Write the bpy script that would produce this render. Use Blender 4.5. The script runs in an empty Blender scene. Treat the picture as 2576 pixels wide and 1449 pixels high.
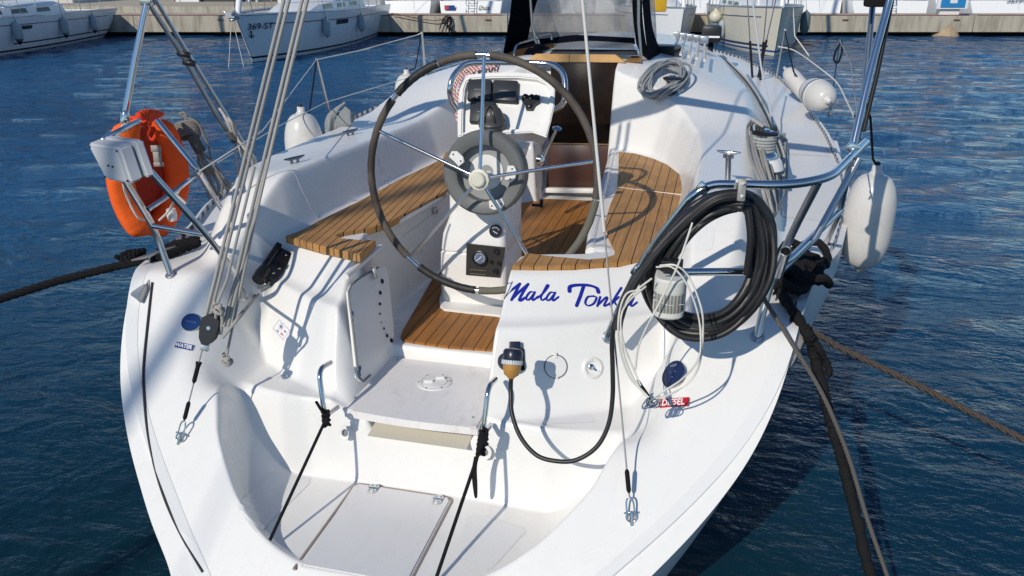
import bpy, bmesh, math, random
import numpy as np
from mathutils import Vector, Matrix
random.seed(7); np.random.seed(7)
scn=bpy.context.scene; C=scn.collection
# ------------------------------------------------------------ camera
W,H=2576.0,1449.0; FPX=2000.0; HOR=-59.0; VPX=1820.0
TH=math.atan((H/2-HOR)/FPX); CT,ST=math.cos(TH),math.sin(TH)
YAW=math.atan((VPX-W/2)/(FPX*CT+(H/2-HOR)*ST)); CY,SY=math.cos(YAW),math.sin(YAW)
CAM=Vector((1.124,-2.625,2.4))
cd=bpy.data.cameras.new('camera'); co=bpy.data.objects.new('camera',cd); C.objects.link(co)
cd.sensor_width=36; cd.lens=36*FPX/W; cd.clip_start=.05; cd.clip_end=3000
co.location=CAM; co.rotation_euler=(math.pi/2-TH,0,YAW); scn.camera=co
def ray(px,py):
    u=px-W/2; v=H/2-py; F=FPX*CT+v*ST; U=-FPX*ST+v*CT
    return Vector((u*CY-F*SY,u*SY+F*CY,U))
def P(px,py,x=None,y=None,z=None,s=None):
    r=ray(px,py)
    if z is not None: t=(z-CAM.z)/r.z
    elif y is not None: t=(y-CAM.y)/r.y
    elif x is not None: t=(x-CAM.x)/r.x
    else: t=s/(FPX)
    return CAM+r*t
# ------------------------------------------------------------ light
SUN_AZ=math.radians(19.0); SUN_EL=math.radians(33.0)       # shadows fall towards SUN_AZ (right of +Y)
w=bpy.data.worlds.new('World'); scn.world=w; w.use_nodes=True
nt=w.node_tree; nt.nodes.clear()
sky=nt.nodes.new('ShaderNodeTexSky'); sky.sky_type='NISHITA'; sky.sun_disc=False
sky.sun_elevation=SUN_EL; sky.sun_rotation=SUN_AZ+math.pi; sky.air_density=1.0; sky.dust_density=.0; sky.ozone_density=3.0
bg=nt.nodes.new('ShaderNodeBackground'); bg.inputs[1].default_value=.1
wo=nt.nodes.new('ShaderNodeOutputWorld'); tn=nt.nodes.new('ShaderNodeMix'); tn.data_type='RGBA'; tn.blend_type='MULTIPLY'; tn.inputs[0].default_value=1; tn.inputs[7].default_value=(.80,.94,1.05,1); nt.links.new(sky.outputs[0],tn.inputs[6]); nt.links.new(tn.outputs[2],bg.inputs[0]); nt.links.new(bg.outputs[0],wo.inputs[0])
sd=bpy.data.lights.new('sun','SUN'); sd.energy=3.35; sd.angle=math.radians(.55); sd.color=(1,.925,.80)
so=bpy.data.objects.new('sun',sd); C.objects.link(so); so.location=(-5,-12,9)
LD=Vector((math.sin(SUN_AZ)*math.cos(SUN_EL),math.cos(SUN_AZ)*math.cos(SUN_EL),-math.sin(SUN_EL)))
so.rotation_euler=LD.to_track_quat('-Z','Y').to_euler()
scn.view_settings.view_transform='Standard'; scn.view_settings.look='None'; scn.view_settings.exposure=0; scn.view_settings.gamma=1
# ------------------------------------------------------------ materials
MAT={}
def mat(name,col=(.8,.8,.8),rough=.5,metal=0,spec=.5,coat=0,trans=0,alpha=1,emis=None,ior=1.45,sub=0):
    if name in MAT: return MAT[name]
    m=bpy.data.materials.new(name); m.use_nodes=True; b=m.node_tree.nodes['Principled BSDF']
    b.inputs['Base Color'].default_value=(*col,1); b.inputs['Roughness'].default_value=rough; b.inputs['Metallic'].default_value=metal
    b.inputs['Specular IOR Level'].default_value=spec; b.inputs['Coat Weight'].default_value=coat; b.inputs['Coat Roughness'].default_value=.06
    b.inputs['Transmission Weight'].default_value=trans; b.inputs['Alpha'].default_value=alpha; b.inputs['IOR'].default_value=ior
    if emis: b.inputs['Emission Color'].default_value=(*emis,1); b.inputs['Emission Strength'].default_value=1
    MAT[name]=m; return m
def N(m,t,**k):
    n=m.node_tree.nodes.new(t)
    for a,v in k.items():
        if a.startswith('i_'): n.inputs[a[2:].replace('_',' ')].default_value=v
        else: setattr(n,a,v)
    return n
def L(m,a,b): m.node_tree.links.new(a,b)
def B(m): return m.node_tree.nodes['Principled BSDF']
def texco(m,scale=(1,1,1),kind='Object',rot=(0,0,0)):
    t=N(m,'ShaderNodeTexCoord'); mp=N(m,'ShaderNodeMapping'); mp.inputs['Scale'].default_value=scale; mp.inputs['Rotation'].default_value=rot
    L(m,t.outputs[kind],mp.inputs[0]); return mp.outputs[0]
def ramp(m,src,stops,interp='LINEAR'):
    r=N(m,'ShaderNodeValToRGB'); r.color_ramp.interpolation=interp
    while len(r.color_ramp.elements)<len(stops): r.color_ramp.elements.new(.5)
    for e,(p,c) in zip(r.color_ramp.elements,stops): e.position=p; e.color=(*c,1) if len(c)==3 else c
    L(m,src,r.inputs[0]); return r.outputs[0]
def mixc(m,fac,a,b,mode='MIX'):
    x=N(m,'ShaderNodeMix',data_type='RGBA',blend_type=mode)
    for s,v in ((x.inputs[0],fac),(x.inputs[6],a),(x.inputs[7],b)):
        if hasattr(v,'links') or hasattr(v,'is_linked'): L(m,v,s)
        elif isinstance(v,(int,float)): s.default_value=v
        else: s.default_value=(*v,1)
    return x.outputs[2]
def math_(m,op,a,b=None,c=None,clamp=False):
    x=N(m,'ShaderNodeMath',operation=op,use_clamp=clamp)
    for i,v in enumerate((a,b,c)):
        if v is None: continue
        if hasattr(v,'is_linked'): L(m,v,x.inputs[i])
        else: x.inputs[i].default_value=v
    return x.outputs[0]
def bump(m,h,strength=.3,dist=.01,normal=None):
    b=N(m,'ShaderNodeBump'); b.inputs['Strength'].default_value=strength; b.inputs['Distance'].default_value=dist
    L(m,h,b.inputs['Height'])
    if normal is not None: L(m,normal,b.inputs['Normal'])
    return b.outputs[0]
def noise(m,vec,scale,detail=3,rough=.5,dist=0):
    n=N(m,'ShaderNodeTexNoise'); n.inputs['Scale'].default_value=scale; n.inputs['Detail'].default_value=detail
    n.inputs['Roughness'].default_value=rough; n.inputs['Distortion'].default_value=dist; L(m,vec,n.inputs['Vector']); return n.outputs[0]
# gelcoat
def gelcoat(name,col,dirt=(.62,.58,.52),amt=.5):
    m=mat(name,col,.3,spec=.5); v=texco(m)
    n1=noise(m,v,1.7,6,.65); n2=noise(m,v,23,4,.6)
    a=ramp(m,n1,[(.42,(0,0,0)),(.75,(1,1,1))]); b=ramp(m,n2,[(.5,(0,0,0)),(.72,(1,1,1))])
    f=math_(m,'MULTIPLY',a,b); f=math_(m,'MULTIPLY',f,amt)
    mp=N(m,'ShaderNodeMapping'); mp.inputs['Scale'].default_value=(9,2.2,1.2); L(m,v,mp.inputs[0]); st=ramp(m,noise(m,mp.outputs[0],2.2,6,.7,.5),[(.52,(0,0,0)),(.8,(1,1,1))])
    sp=ramp(m,noise(m,v,95,2,.5),[(.70,(0,0,0)),(.78,(1,1,1))]); f=math_(m,'ADD',f,math_(m,'MULTIPLY',st,amt*.45)); f=math_(m,'ADD',f,math_(m,'MULTIPLY',sp,amt*.35),clamp=True)
    L(m,mixc(m,f,col,dirt),B(m).inputs['Base Color'])
    L(m,math_(m,'MULTIPLY_ADD',n1,.22,.16),B(m).inputs['Roughness'])
    L(m,bump(m,noise(m,v,2.0,1),.03,.02),B(m).inputs['Normal'])
    return m
M_gel=gelcoat('white_gelcoat',(.80,.788,.765),amt=.34)
M_plate=gelcoat('worn_white_plate',(.8,.775,.76),(.4,.33,.3),amt=.75)
M_hull=gelcoat('hull_gelcoat',(.76,.76,.75),amt=.3)
M_chrome=mat('polished_steel',(.62,.63,.65),.12,1)
def satin():
    m=mat('brushed_steel',(.55,.55,.56),.3,1); return m
M_steel=satin()
M_black=mat('black_plastic',(.012,.012,.014),.35)
M_rubber=mat('black_rubber',(.018,.018,.02),.42)
M_blackmat=mat('black_matt',(.01,.01,.012),.8,spec=.2)
M_white=mat('white_plastic',(.75,.74,.72),.35)
M_greyp=mat('grey_plastic',(.2,.21,.21),.55)
M_cream=mat('cream_plastic',(.62,.6,.5),.4)
M_navy=mat('navy_cap',(.012,.025,.09),.25)
M_blue=mat('name_blue',(.01,.02,.3),.4)
M_red=mat('label_red',(.5,.01,.02),.4)
M_cwhite=mat('letter_white',(.8,.8,.8),.5)
# teak with caulk lines running along local axis: planks vary in x
def teak(name,pitch=.055,ang=0.0,c1=(.36,.165,.05),c2=(.5,.25,.085),off=0.0):
    m=mat(name,c1,.55,spec=.25)
    v=texco(m,rot=(0,0,ang)); sep=N(m,'ShaderNodeSeparateXYZ'); L(m,v,sep.inputs[0])
    u=math_(m,'DIVIDE',math_(m,'ADD',sep.outputs[0],10+off),pitch)
    fr=math_(m,'FRACT',u); pid=math_(m,'FLOOR',u)
    wn=N(m,'ShaderNodeTexWhiteNoise',noise_dimensions='1D'); L(m,pid,wn.inputs['W'])
    mp=N(m,'ShaderNodeMapping'); mp.inputs['Scale'].default_value=(60,4,60); L(m,v,mp.inputs[0])
    ad=N(m,'ShaderNodeVectorMath',operation='ADD'); L(m,mp.outputs[0],ad.inputs[0])
    cb=N(m,'ShaderNodeCombineXYZ'); L(m,math_(m,'MULTIPLY',wn.outputs[0],50),cb.inputs[1]); L(m,cb.outputs[0],ad.inputs[1])
    g=noise(m,ad.outputs[0],1.0,6,.65,.6)
    col=ramp(m,g,[(.25,tuple(a*.62 for a in c1)),(.5,c1),(.8,c2)])
    col=mixc(m,math_(m,'MULTIPLY',wn.outputs[0],.5),col,c2)
    dirty=ramp(m,noise(m,v,5,4),[(.45,(0,0,0)),(.7,(1,1,1))]); col=mixc(m,math_(m,'MULTIPLY',dirty,.38),col,(.17,.10,.055))
    d=math_(m,'ABSOLUTE',math_(m,'SUBTRACT',fr,.5))
    line=math_(m,'GREATER_THAN',d,.5-.0022/pitch)
    L(m,mixc(m,line,col,(.012,.011,.01)),B(m).inputs['Base Color'])
    L(m,bump(m,g,.25,.002),B(m).inputs['Normal'])
    return m
M_teak=teak('teak_planking',.058,0,(.43,.22,.075),(.56,.31,.12))
M_teakp=teak('teak_planking_port',.042,-.10,(.43,.22,.075),(.56,.31,.12))
M_teaksole=teak('teak_sole',.06,0,(.33,.13,.03),(.42,.2,.06))
# rope: fine diagonal weave
def rope(name,c1,c2,scale=260,rough=.85):
    m=mat(name,c1,rough,spec=.2); v=texco(m)
    wv=N(m,'ShaderNodeTexWave',wave_type='BANDS',bands_direction='DIAGONAL'); wv.inputs['Scale'].default_value=scale; wv.inputs['Distortion'].default_value=1.5
    L(m,v,wv.inputs['Vector'])
    L(m,mixc(m,wv.outputs[1],c1,c2),B(m).inputs['Base Color']); L(m,bump(m,wv.outputs[1],.6,.002),B(m).inputs['Normal']); return m
M_rgrey=rope('grey_rope',(.3,.29,.27),(.5,.48,.45),90)
M_rwhite=rope('white_rope',(.62,.6,.56),(.75,.74,.7),120)
M_rblack=rope('black_rope',(.005,.005,.006),(.02,.02,.022),60)
M_rbrown=rope('brown_rope',(.04,.03,.026),(.11,.09,.078),40)
M_rblue=rope('blue_white_rope',(.35,.4,.5),(.7,.7,.7),80)
M_wire=rope('wire_rope',(.25,.25,.25),(.6,.6,.6),300,.4)
# ------------------------------------------------------------ object helpers
def tag(o,label,cat,group=None,kind=None):
    if label: o['label']=label
    if cat: o['category']=cat
    if group: o['group']=group
    if kind: o['kind']=kind
    return o
def thing(name,label,cat,loc=(0,0,0),rotz=0,group=None):
    o=bpy.data.objects.new(name,None); C.objects.link(o); o.location=loc; o.rotation_euler=(0,0,rotz); o.empty_display_size=.1
    return tag(o,label,cat,group)
def link(name,me,m,parent=None,smooth=True):
    o=bpy.data.objects.new(name,me); C.objects.link(o)
    for mm in (m if isinstance(m,(list,tuple)) else [m]): me.materials.append(mm)
    if smooth and len(me.polygons): me.polygons.foreach_set('use_smooth',[True]*len(me.polygons))
    if parent is not None:
        o.parent=parent
        pm=Matrix.LocRotScale(parent.location,parent.rotation_euler,parent.scale)
        if parent.parent is None or True:
            q=parent; M=Matrix.Identity(4)
            while q is not None:
                M=Matrix.LocRotScale(q.location,q.rotation_euler,q.scale)@M; q=q.parent
            me.transform(M.inverted())
    me.update(); return o
def bobj(name,bm,m,parent=None,smooth=True,sharp=40):
    me=bpy.data.meshes.new(name); bmesh.ops.recalc_face_normals(bm,faces=bm.faces)
    if smooth:
        for e in bm.edges:
            if len(e.link_faces)==2 and e.calc_face_angle(0)>math.radians(sharp): e.smooth=False
    bm.to_mesh(me); bm.free(); return link(name,me,m,parent,smooth)
def frames(pts,closed=False):
    n=len(pts); T=[]
    for i in range(n):
        a=pts[(i-1)%n] if (closed or i>0) else pts[0]; b=pts[(i+1)%n] if (closed or i<n-1) else pts[-1]
        t=(b-a); T.append(t.normalized() if t.length>1e-9 else Vector((0,0,1)))
    up=Vector((0,0,1)) if abs(T[0].z)<.9 else Vector((1,0,0))
    U=(up-T[0]*up.dot(T[0])).normalized(); out=[]
    for i in range(n):
        U=(U-T[i]*U.dot(T[i]));
        U=U.normalized() if U.length>1e-6 else Vector((1,0,0))
        out.append((T[i],U,T[i].cross(U)))
    return out
def tube(bm,pts,r,seg=10,closed=False,cap=True):
    pts=[Vector(p) for p in pts]; n=len(pts); fr=frames(pts,closed); rings=[]
    for i,(p,(t,u,v)) in enumerate(zip(pts,fr)):
        rr=r[i] if isinstance(r,(list,tuple)) else r
        rings.append([bm.verts.new(p+(u*math.cos(2*math.pi*k/seg)+v*math.sin(2*math.pi*k/seg))*rr) for k in range(seg)])
    for i in range(n if closed else n-1):
        a,b=rings[i],rings[(i+1)%n]
        for k in range(seg): bm.faces.new((a[k],a[(k+1)%seg],b[(k+1)%seg],b[k]))
    if cap and not closed:
        bm.faces.new(rings[0][::-1]); bm.faces.new(rings[-1])
def spline(pts,n=8,closed=False):
    pts=[Vector(p) for p in pts]; m=len(pts); out=[]
    rng=range(m if closed else m-1)
    for i in rng:
        p0=pts[(i-1)%m] if (closed or i>0) else pts[0]*2-pts[1]
        p1=pts[i]; p2=pts[(i+1)%m]; p3=pts[(i+2)%m] if (closed or i<m-2) else pts[-1]*2-pts[-2]
        for k in range(n):
            t=k/n; out.append(.5*((2*p1)+(p2-p0)*t+(2*p0-5*p1+4*p2-p3)*t*t+(3*p1-p0-3*p2+p3)*t**3))
    if not closed: out.append(pts[-1])
    return out
def fillet(pts,r,n=6):
    pts=[Vector(p) for p in pts]; out=[pts[0]]
    for a,b,c in zip(pts,pts[1:],pts[2:]):
        d1=(a-b);d2=(c-b); l=min(r,d1.length*.48,d2.length*.48); p=b+d1.normalized()*l; q=b+d2.normalized()*l
        for k in range(n+1):
            t=k/n; out.append(p*(1-t)**2+b*2*t*(1-t)+q*t*t)
    out.append(pts[-1]); return out
def box(bm,lo,hi,M=None,bev=0):
    r=bmesh.ops.create_cube(bm,size=1); vs=r['verts']
    for v in vs:
        v.co=Vector([(lo[i]+hi[i])/2+v.co[i]*(hi[i]-lo[i]) for i in range(3)])
    if bev>0:
        es=list({e for v in vs for e in v.link_edges}); rr=bmesh.ops.bevel(bm,geom=es,offset=bev,segments=2,affect='EDGES',profile=.6)
        vs=list({v for f in rr['faces'] for v in f.verts}|{v for v in vs if v.is_valid})
    if M is not None:
        for v in vs: v.co=M@v.co
    return vs
def lathe(bm,prof,seg=24,M=None,cap=True):
    rings=[]
    for (r,z) in prof:
        rings.append([bm.verts.new(Vector((r*math.cos(2*math.pi*k/seg),r*math.sin(2*math.pi*k/seg),z))) for k in range(seg)])
    for a,b in zip(rings,rings[1:]):
        for k in range(seg): bm.faces.new((a[k],a[(k+1)%seg],b[(k+1)%seg],b[k]))
    if cap: bm.faces.new(rings[0][::-1]); bm.faces.new(rings[-1])
    if M is not None:
        for rr in rings:
            for v in rr: v.co=M@v.co
    return rings
def axisM(p,n,up=(0,0,1)):
    n=Vector(n).normalized(); u=Vector(up); u=(u-n*u.dot(n)); u=u.normalized() if u.length>1e-5 else Vector((0,1,0)); x=u.cross(n)
    M=Matrix((x,u,n)).transposed().to_4x4(); M.translation=Vector(p); return M   # local z=n, local y=up
def prism(bm,poly,M,th):
    a=[bm.verts.new(M@Vector((x,y,0))) for x,y in poly]; b=[bm.verts.new(M@Vector((x,y,th))) for x,y in poly]
    bm.faces.new(a[::-1]); bm.faces.new(b); n=len(a)
    for i in range(n): bm.faces.new((a[i],a[(i+1)%n],b[(i+1)%n],b[i]))
def NB(): return bmesh.new()
def tobj(name,pts,r,m,parent=None,seg=10,closed=False):
    bm=NB(); tube(bm,pts,r,seg,closed); return bobj(name,bm,m,parent,sharp=60)
def text_obj(name,s,M,size,m,parent=None,font_shear=0,extrude=.0012,scale=(1,1),bold=0,spacing=1):
    cu=bpy.data.curves.new(name,'FONT'); cu.body=s; cu.size=size; cu.extrude=extrude; cu.shear=font_shear; cu.align_x='CENTER'; cu.align_y='CENTER'; cu.offset=bold; cu.space_character=spacing
    cu.resolution_u=4
    o=bpy.data.objects.new(name+'_c',cu); C.objects.link(o); bpy.context.view_layer.update()
    me=bpy.data.meshes.new_from_object(o.evaluated_get(bpy.context.evaluated_depsgraph_get())); bpy.data.objects.remove(o); bpy.data.curves.remove(cu)
    me.materials.clear()
    me.transform(M@Matrix.Diagonal((scale[0],scale[1],1,1))); me.name=name
    return link(name,me,m,parent,False)
# ------------------------------------------------------------ water
def grid_mesh(name,X,Y,Z):
    ny,nx=X.shape; co=np.stack([X,Y,Z],-1).reshape(-1,3)
    i=np.arange(ny*nx).reshape(ny,nx); q=np.stack([i[:-1,:-1],i[:-1,1:],i[1:,1:],i[1:,:-1]],-1).reshape(-1,4)
    me=bpy.data.meshes.new(name); me.vertices.add(len(co)); me.vertices.foreach_set('co',co.astype(np.float32).ravel())
    me.loops.add(q.size); me.loops.foreach_set('vertex_index',q.ravel().astype(np.int32)); me.polygons.add(len(q))
    me.polygons.foreach_set('loop_start',np.arange(0,q.size,4,dtype=np.int32)); me.update(calc_edges=True); me.validate(); return me
def water():
    m=mat('sea_water',(.002,.022,.03),.035,spec=.5,ior=1.33)
    geo=N(m,'ShaderNodeNewGeometry'); mp=N(m,'ShaderNodeMapping'); mp.inputs['Rotation'].default_value=(0,0,-YAW+.10); mp.inputs['Scale'].default_value=(1,1.9,1); L(m,geo.outputs['Position'],mp.inputs[0])
    v=mp.outputs[0]; mp2=N(m,'ShaderNodeMapping'); mp2.inputs['Rotation'].default_value=(0,0,-YAW-.55); mp2.inputs['Scale'].default_value=(1,1.6,1); L(m,geo.outputs['Position'],mp2.inputs[0])
    h0=noise(m,v,.22,3,.5,.4); h1=noise(m,v,.8,4,.55,.5); h2=noise(m,mp2.outputs[0],2.6,4,.55,.6); h3=noise(m,v,8,4,.65,.4)
    gust=ramp(m,noise(m,geo.outputs['Position'],.09,3),[(.35,(.55,.55,.55)),(.65,(1,1,1))])
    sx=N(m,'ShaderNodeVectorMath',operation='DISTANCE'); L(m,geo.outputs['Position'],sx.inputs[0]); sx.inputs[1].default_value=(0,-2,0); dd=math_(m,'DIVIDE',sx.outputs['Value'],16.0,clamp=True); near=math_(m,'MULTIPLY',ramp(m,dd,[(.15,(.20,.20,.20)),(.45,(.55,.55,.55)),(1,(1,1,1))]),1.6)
    h=math_(m,'ADD',math_(m,'MULTIPLY',h0,.4),math_(m,'MULTIPLY',h1,.5)); h=math_(m,'ADD',h,math_(m,'MULTIPLY',math_(m,'ADD',math_(m,'MULTIPLY',h2,.40),math_(m,'MULTIPLY',h3,.15)),gust))
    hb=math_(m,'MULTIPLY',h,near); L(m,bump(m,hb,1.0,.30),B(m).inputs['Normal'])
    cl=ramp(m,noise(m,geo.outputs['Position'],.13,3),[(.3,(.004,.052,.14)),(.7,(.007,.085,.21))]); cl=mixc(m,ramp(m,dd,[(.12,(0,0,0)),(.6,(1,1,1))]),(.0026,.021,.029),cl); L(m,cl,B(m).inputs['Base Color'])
    return m
M_water=water()
def make_water():
    xs=np.concatenate([np.linspace(-900,-60,15),np.arange(-46,30,.13),np.linspace(40,900,15)]); ys=np.concatenate([np.linspace(-60,-6,20),np.arange(-4,42,.13),np.linspace(46,90,20),np.linspace(110,1500,25)])
    X,Y=np.meshgrid(xs,ys); Z=np.zeros_like(X); rg=np.random.RandomState(5)
    for i in range(64):
        lam=.42*(6.0**rg.rand()); k=2*math.pi/lam; th=math.radians(-68)+rg.randn()*.55; slope=.0165*(lam/.8)**-.1
        Z+=slope/k*np.sin(k*(X*math.cos(th)+Y*math.sin(th))+rg.rand()*6.28)
    D=np.hypot(X,Y+1.5); calm=.18+.82*np.clip((D-3)/13,0,1); patch=.75+.35*np.sin(X*.21+1.3)*np.sin(Y*.17+.4)
    inside=(X>-46)&(X<30)&(Y>-4)&(Y<42); Z*=calm*patch*inside
    o=link('water',grid_mesh('water',X,Y,Z),M_water); tag(o,'dark blue rippled harbour water',None,kind='structure'); return o
make_water()
# ------------------------------------------------------------ main yacht
XC=.05
BOAT=thing('sailing_yacht','white sailing yacht seen from its open stern, teak cockpit and blue script name','sailboat',(XC,0,0))
def ss(e0,e1,v):
    t=np.clip((v-e0)/(e1-e0),0,1); return t*t*(3-2*t)
def I(v,pts,w=.045):
    p=np.array(pts,float); g=np.arange(-1,12,.01); t=np.interp(g,p[:,0],p[:,1]); n=int(w/.01)*2+1; k=np.hanning(n+2); k/=k.sum()
    t=np.convolve(np.pad(t,(n+1)//2,'edge'),k,'valid'); return np.interp(v,g,t[:len(g)])
HALF=[(-.62,.66),(-.58,.78),(-.5,.90),(-.4,.99),(-.3,1.115),(-.2,1.2),(-.1,1.29),(0,1.35),(.1,1.40),(.25,1.45),(.5,1.50),(.9,1.58),(1.3,1.74),(2.1,1.90),(3,1.97),(4,1.98),(5.5,1.93),(7,1.78),(8.5,1.42),(9.7,.88),(10.6,.38),(11.1,.03)]
_hy=np.linspace(-.62,11.1,1200); _hv=I(_hy,HALF,.12)
_k=np.hanning(31); _k/=_k.sum(); _hv=np.convolve(np.pad(_hv,15,'edge'),_k,'valid')
def half(y): return np.interp(y,_hy,_hv)
def deckz(y): return 1.12+.034*np.maximum(y-.3,0)+.0*y
def ls(e0,e1,v): return np.clip((v-e0)/(e1-e0),0,1)
def y_t(a): return .50+.33*(np.minimum(a,1.1)/.9)**2
def Hf(x,y):
    X=x-XC; a=np.abs(X)
    D=deckz(y)+.03*(1-(a/np.maximum(half(y),.3))**2)
    Wg=1.1+.91*(y-.3)
    z=np.where(y<.6,-np.logaddexp(-D*60,-Wg*60)/60,D)
    # coaming + seats
    ab=I(y,[(.3,.98),(.8,.93),(2.1,.94),(2.6,.90),(2.9,.80),(3.1,.68),(3.25,.48),(3.33,.30),(3.45,.2),(3.5,.0)])
    abL=I(y,[(.3,.98),(.8,.915),(1.47,.86),(2.1,.82),(2.68,.77),(3.1,.66),(3.25,.48),(3.33,.30),(3.45,.2),(3.5,.0)]); ab=np.where(X<0,abL,ab)
    roof=1.84-.16*(a/1.1)**2-.02*np.maximum(y-4.5,0)
    ztop=1.47+(roof-1.47)*ss(2.5,3.7,y)+.03*ss(.9,1.3,a)*0
    ramp_=ss(.36,1.0,y)
    ztop=D+(ztop-D)*ramp_
    ao=I(y,[(.3,1.16),(.7,1.36),(1.3,1.48),(2,1.53),(3,1.58),(4,1.66),(6,1.5),(8,1.05),(9,.6)])
    ai=ao-I(y,[(.3,.12),(1.3,.2),(3,.28),(4.5,.42)])
    outm=1-ss(ai,ao,a)
    endm=1-ss(7.6,8.8,y)
    zc=D+(ztop-D)*outm*endm
    # quarter block at seat level
    q=y_t(a)-y
    S=1.20
    prof=np.interp(q,[-1,.0,.03,.195,.215,.265,.285,.425,.45,.9],[1.205,1.205,1.192,1.065,1.056,1.044,1.012,.735,.715,.70])
    # soft ledge falls off
    zq=prof
    outq=ss(.90,1.10,a)                     # blend outwards to wing/deck
    back=ls(ab,ab+.10,a)
    inner=zq*(1-back)+np.maximum(zc,zq*0)*back
    low=(y<.45+.25*0)
    # aft of the dome the outward blend goes to the plain wing surface
    wq=(1-ss(.84,1.08,a))*ss(-.13,.12,y)
    inner_aft=zq*wq+z*(1-wq)
    kf=ss(.30,.62,y)
    zz=np.where(kf>0,inner_aft*(1-kf)+inner*kf,inner_aft)
    z=np.where(y>.62,inner,zz)
    z=np.where(y>3.5,zc,z)
    # ledge non-dome and scoop
    yr=I(a,[(0,.06),(.3,.05),(.55,.04),(.75,.08),(.86,.12),(.93,.135),(1.2,.14)])
    ar=I(y,[(-.62,.0),(-.545,.0),(-.52,.22),(-.48,.38),(-.43,.5),(-.34,.63),(-.25,.72),(-.17,.79),(-.03,.86),(.11,.895),(.25,.93)])
    fl=.36
    ins=(1-ss(-.11,.0,a-ar))*(1-ss(-.02,.045,y-yr))
    fl=.36+.42*ss(.55,.95,a)*ss(-.28,.25,y)
    wz=z
    z=np.where(y<.45,wz*(1-ins)+fl*ins,z)
    # aft lip level
    lip=(1-ss(-.60,-.50,y))*(a<.75)
    z=np.where(y<-.56,np.minimum(z,.36),z)
    # walkthrough + footwell
    xl=I(y,[(0,-.25),(.6,-.25),(.64,-.36),(.9,-.42),(1.3,-.40),(3.3,-.30),(3.7,-.16)])
    wl=I(y,[(0,.08),(.25,.13),(.5,.17),(.6,.17),(.66,.08),(3.5,.05)],.02)
    xr=I(y,[(0,.318),(.5,.312),(.76,.305),(.80,.38),(.86,.62),(1.0,.56),(1.4,.53),(2,.48),(3.2,.40),(3.7,.385)])
    wr=I(y,[(0,.012),(.7,.012),(1,.05),(3.5,.03)])
    m=ls(xl-wl,xl,x)*(1-ls(xr,xr+wr,x))*ss(.05,.075,y)*(1-ss(3.60,3.63,y))
    m=np.where((y>3.3),ss(-.175,-.15,x)*(1-ss(.385,.40,x))*(1-ss(3.60,3.63,y)),m)
    flo=.66+.09*ss(.575,.60,y)
    z=z*(1-m)+np.minimum(z,flo)*m
    # notch beside the wheel (port and starboard): rounded seat fronts
    # storage pocket under the step plate
    pk=ss(-.19,-.16,x)*(1-ss(.27,.30,x))*ss(.0,.02,y)*(1-ss(.30,.34,y))
    z=np.where(pk>0,np.minimum(z,z*(1-pk)+.60*pk),z)
    # seat lip: thin raised edge round the teak
    return z
def make_deck():
    ys=np.concatenate([np.linspace(-.62,.9,235),np.linspace(.908,3.8,330),np.linspace(3.83,11.08,150)])
    u=np.linspace(-1,1,460)
    U,Y=np.meshgrid(u,ys); X=XC+U*half(Y)
    Z=Hf(X,Y)
    # blur (moulded radii)
    def blur(Z,n,k):
        for _ in range(k):
            Zp=np.pad(Z,n,'edge'); c=np.cumsum(np.pad(Zp,((1,0),(0,0))),0); Zp=(c[2*n+1:]-c[:-2*n-1])/(2*n+1)
            c=np.cumsum(np.pad(Zp,((0,0),(1,0))),1); Z=(c[:,2*n+1:]-c[:,:-2*n-1])/(2*n+1)
        return Z
    Z[:,:]=blur(Z,1,2)
    global SG; SG=(ys,u,Z)
    return link('deck_moulding',grid_mesh('deck_moulding',X,Y,Z),M_gel,BOAT)
make_deck()
def SF(x,y):
    ys,u,Z=SG; x=np.asarray(x,float); y=np.asarray(y,float); j=np.interp(y,ys,np.arange(len(ys))); i=(np.clip((x-XC)/half(y),-1,1)+1)/2*(len(u)-1)
    j0=np.clip(j.astype(int),0,len(ys)-2); i0=np.clip(i.astype(int),0,len(u)-2); a=j-j0; b=i-i0
    return Z[j0,i0]*(1-a)*(1-b)+Z[j0+1,i0]*a*(1-b)+Z[j0,i0+1]*(1-a)*b+Z[j0+1,i0+1]*a*b
def make_hull():
    ys=np.concatenate([np.linspace(-.62,.6,60),np.linspace(.65,11.1,110)]); rows=[]
    bm=NB(); K=14; rings=[]
    for y in ys:
        h=float(half(np.array([y]))[0]); zt=float(Hf(np.array([XC+h]),np.array([y]))[0]) if y<.6 else float(deckz(np.array([y]))[0])
        zt=max(zt,.05)
        row=[]
        for s in (-1,1):
            side=[]
            for k in range(K+1):
                t=k/K; z=zt+.012-(zt+.55)*t
                f=1.0-.30*max(0,(1-(z/1.1)))**1.6*.9 if z<1.1 else 1
                xx=h*f+(.022*math.exp(-((zt-z-.04)/.035)**2))
                side.append(Vector((XC+s*xx,y+ (0 if y>.0 else 0),z)))
            row.append(side)
        rings.append(row)
    for si in (0,1):
        V=[[bm.verts.new(p) for p in r[si]] for r in rings]
        # gunwale cap: turn inboard
        Vi=[bm.verts.new(Vector((XC+(1 if si else -1)*(abs(r[si][0].x-XC)-.06),r[si][0].y,r[si][0].z-.01))) for r in rings]
        for i in range(len(V)-1):
            bm.faces.new((Vi[i],Vi[i+1],V[i+1][0],V[i][0]))
            for k in range(K): bm.faces.new((V[i][k],V[i+1][k],V[i+1][k+1],V[i][k+1]))
    # aft closure
    a=[bm.verts.new(p) for p in rings[0][0]]; b=[bm.verts.new(p) for p in rings[0][1]]
    for k in range(K): bm.faces.new((a[k],a[k+1],b[k+1],b[k]))
    return bobj('hull',bm,M_hull,BOAT,sharp=70)
make_hull()
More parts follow.
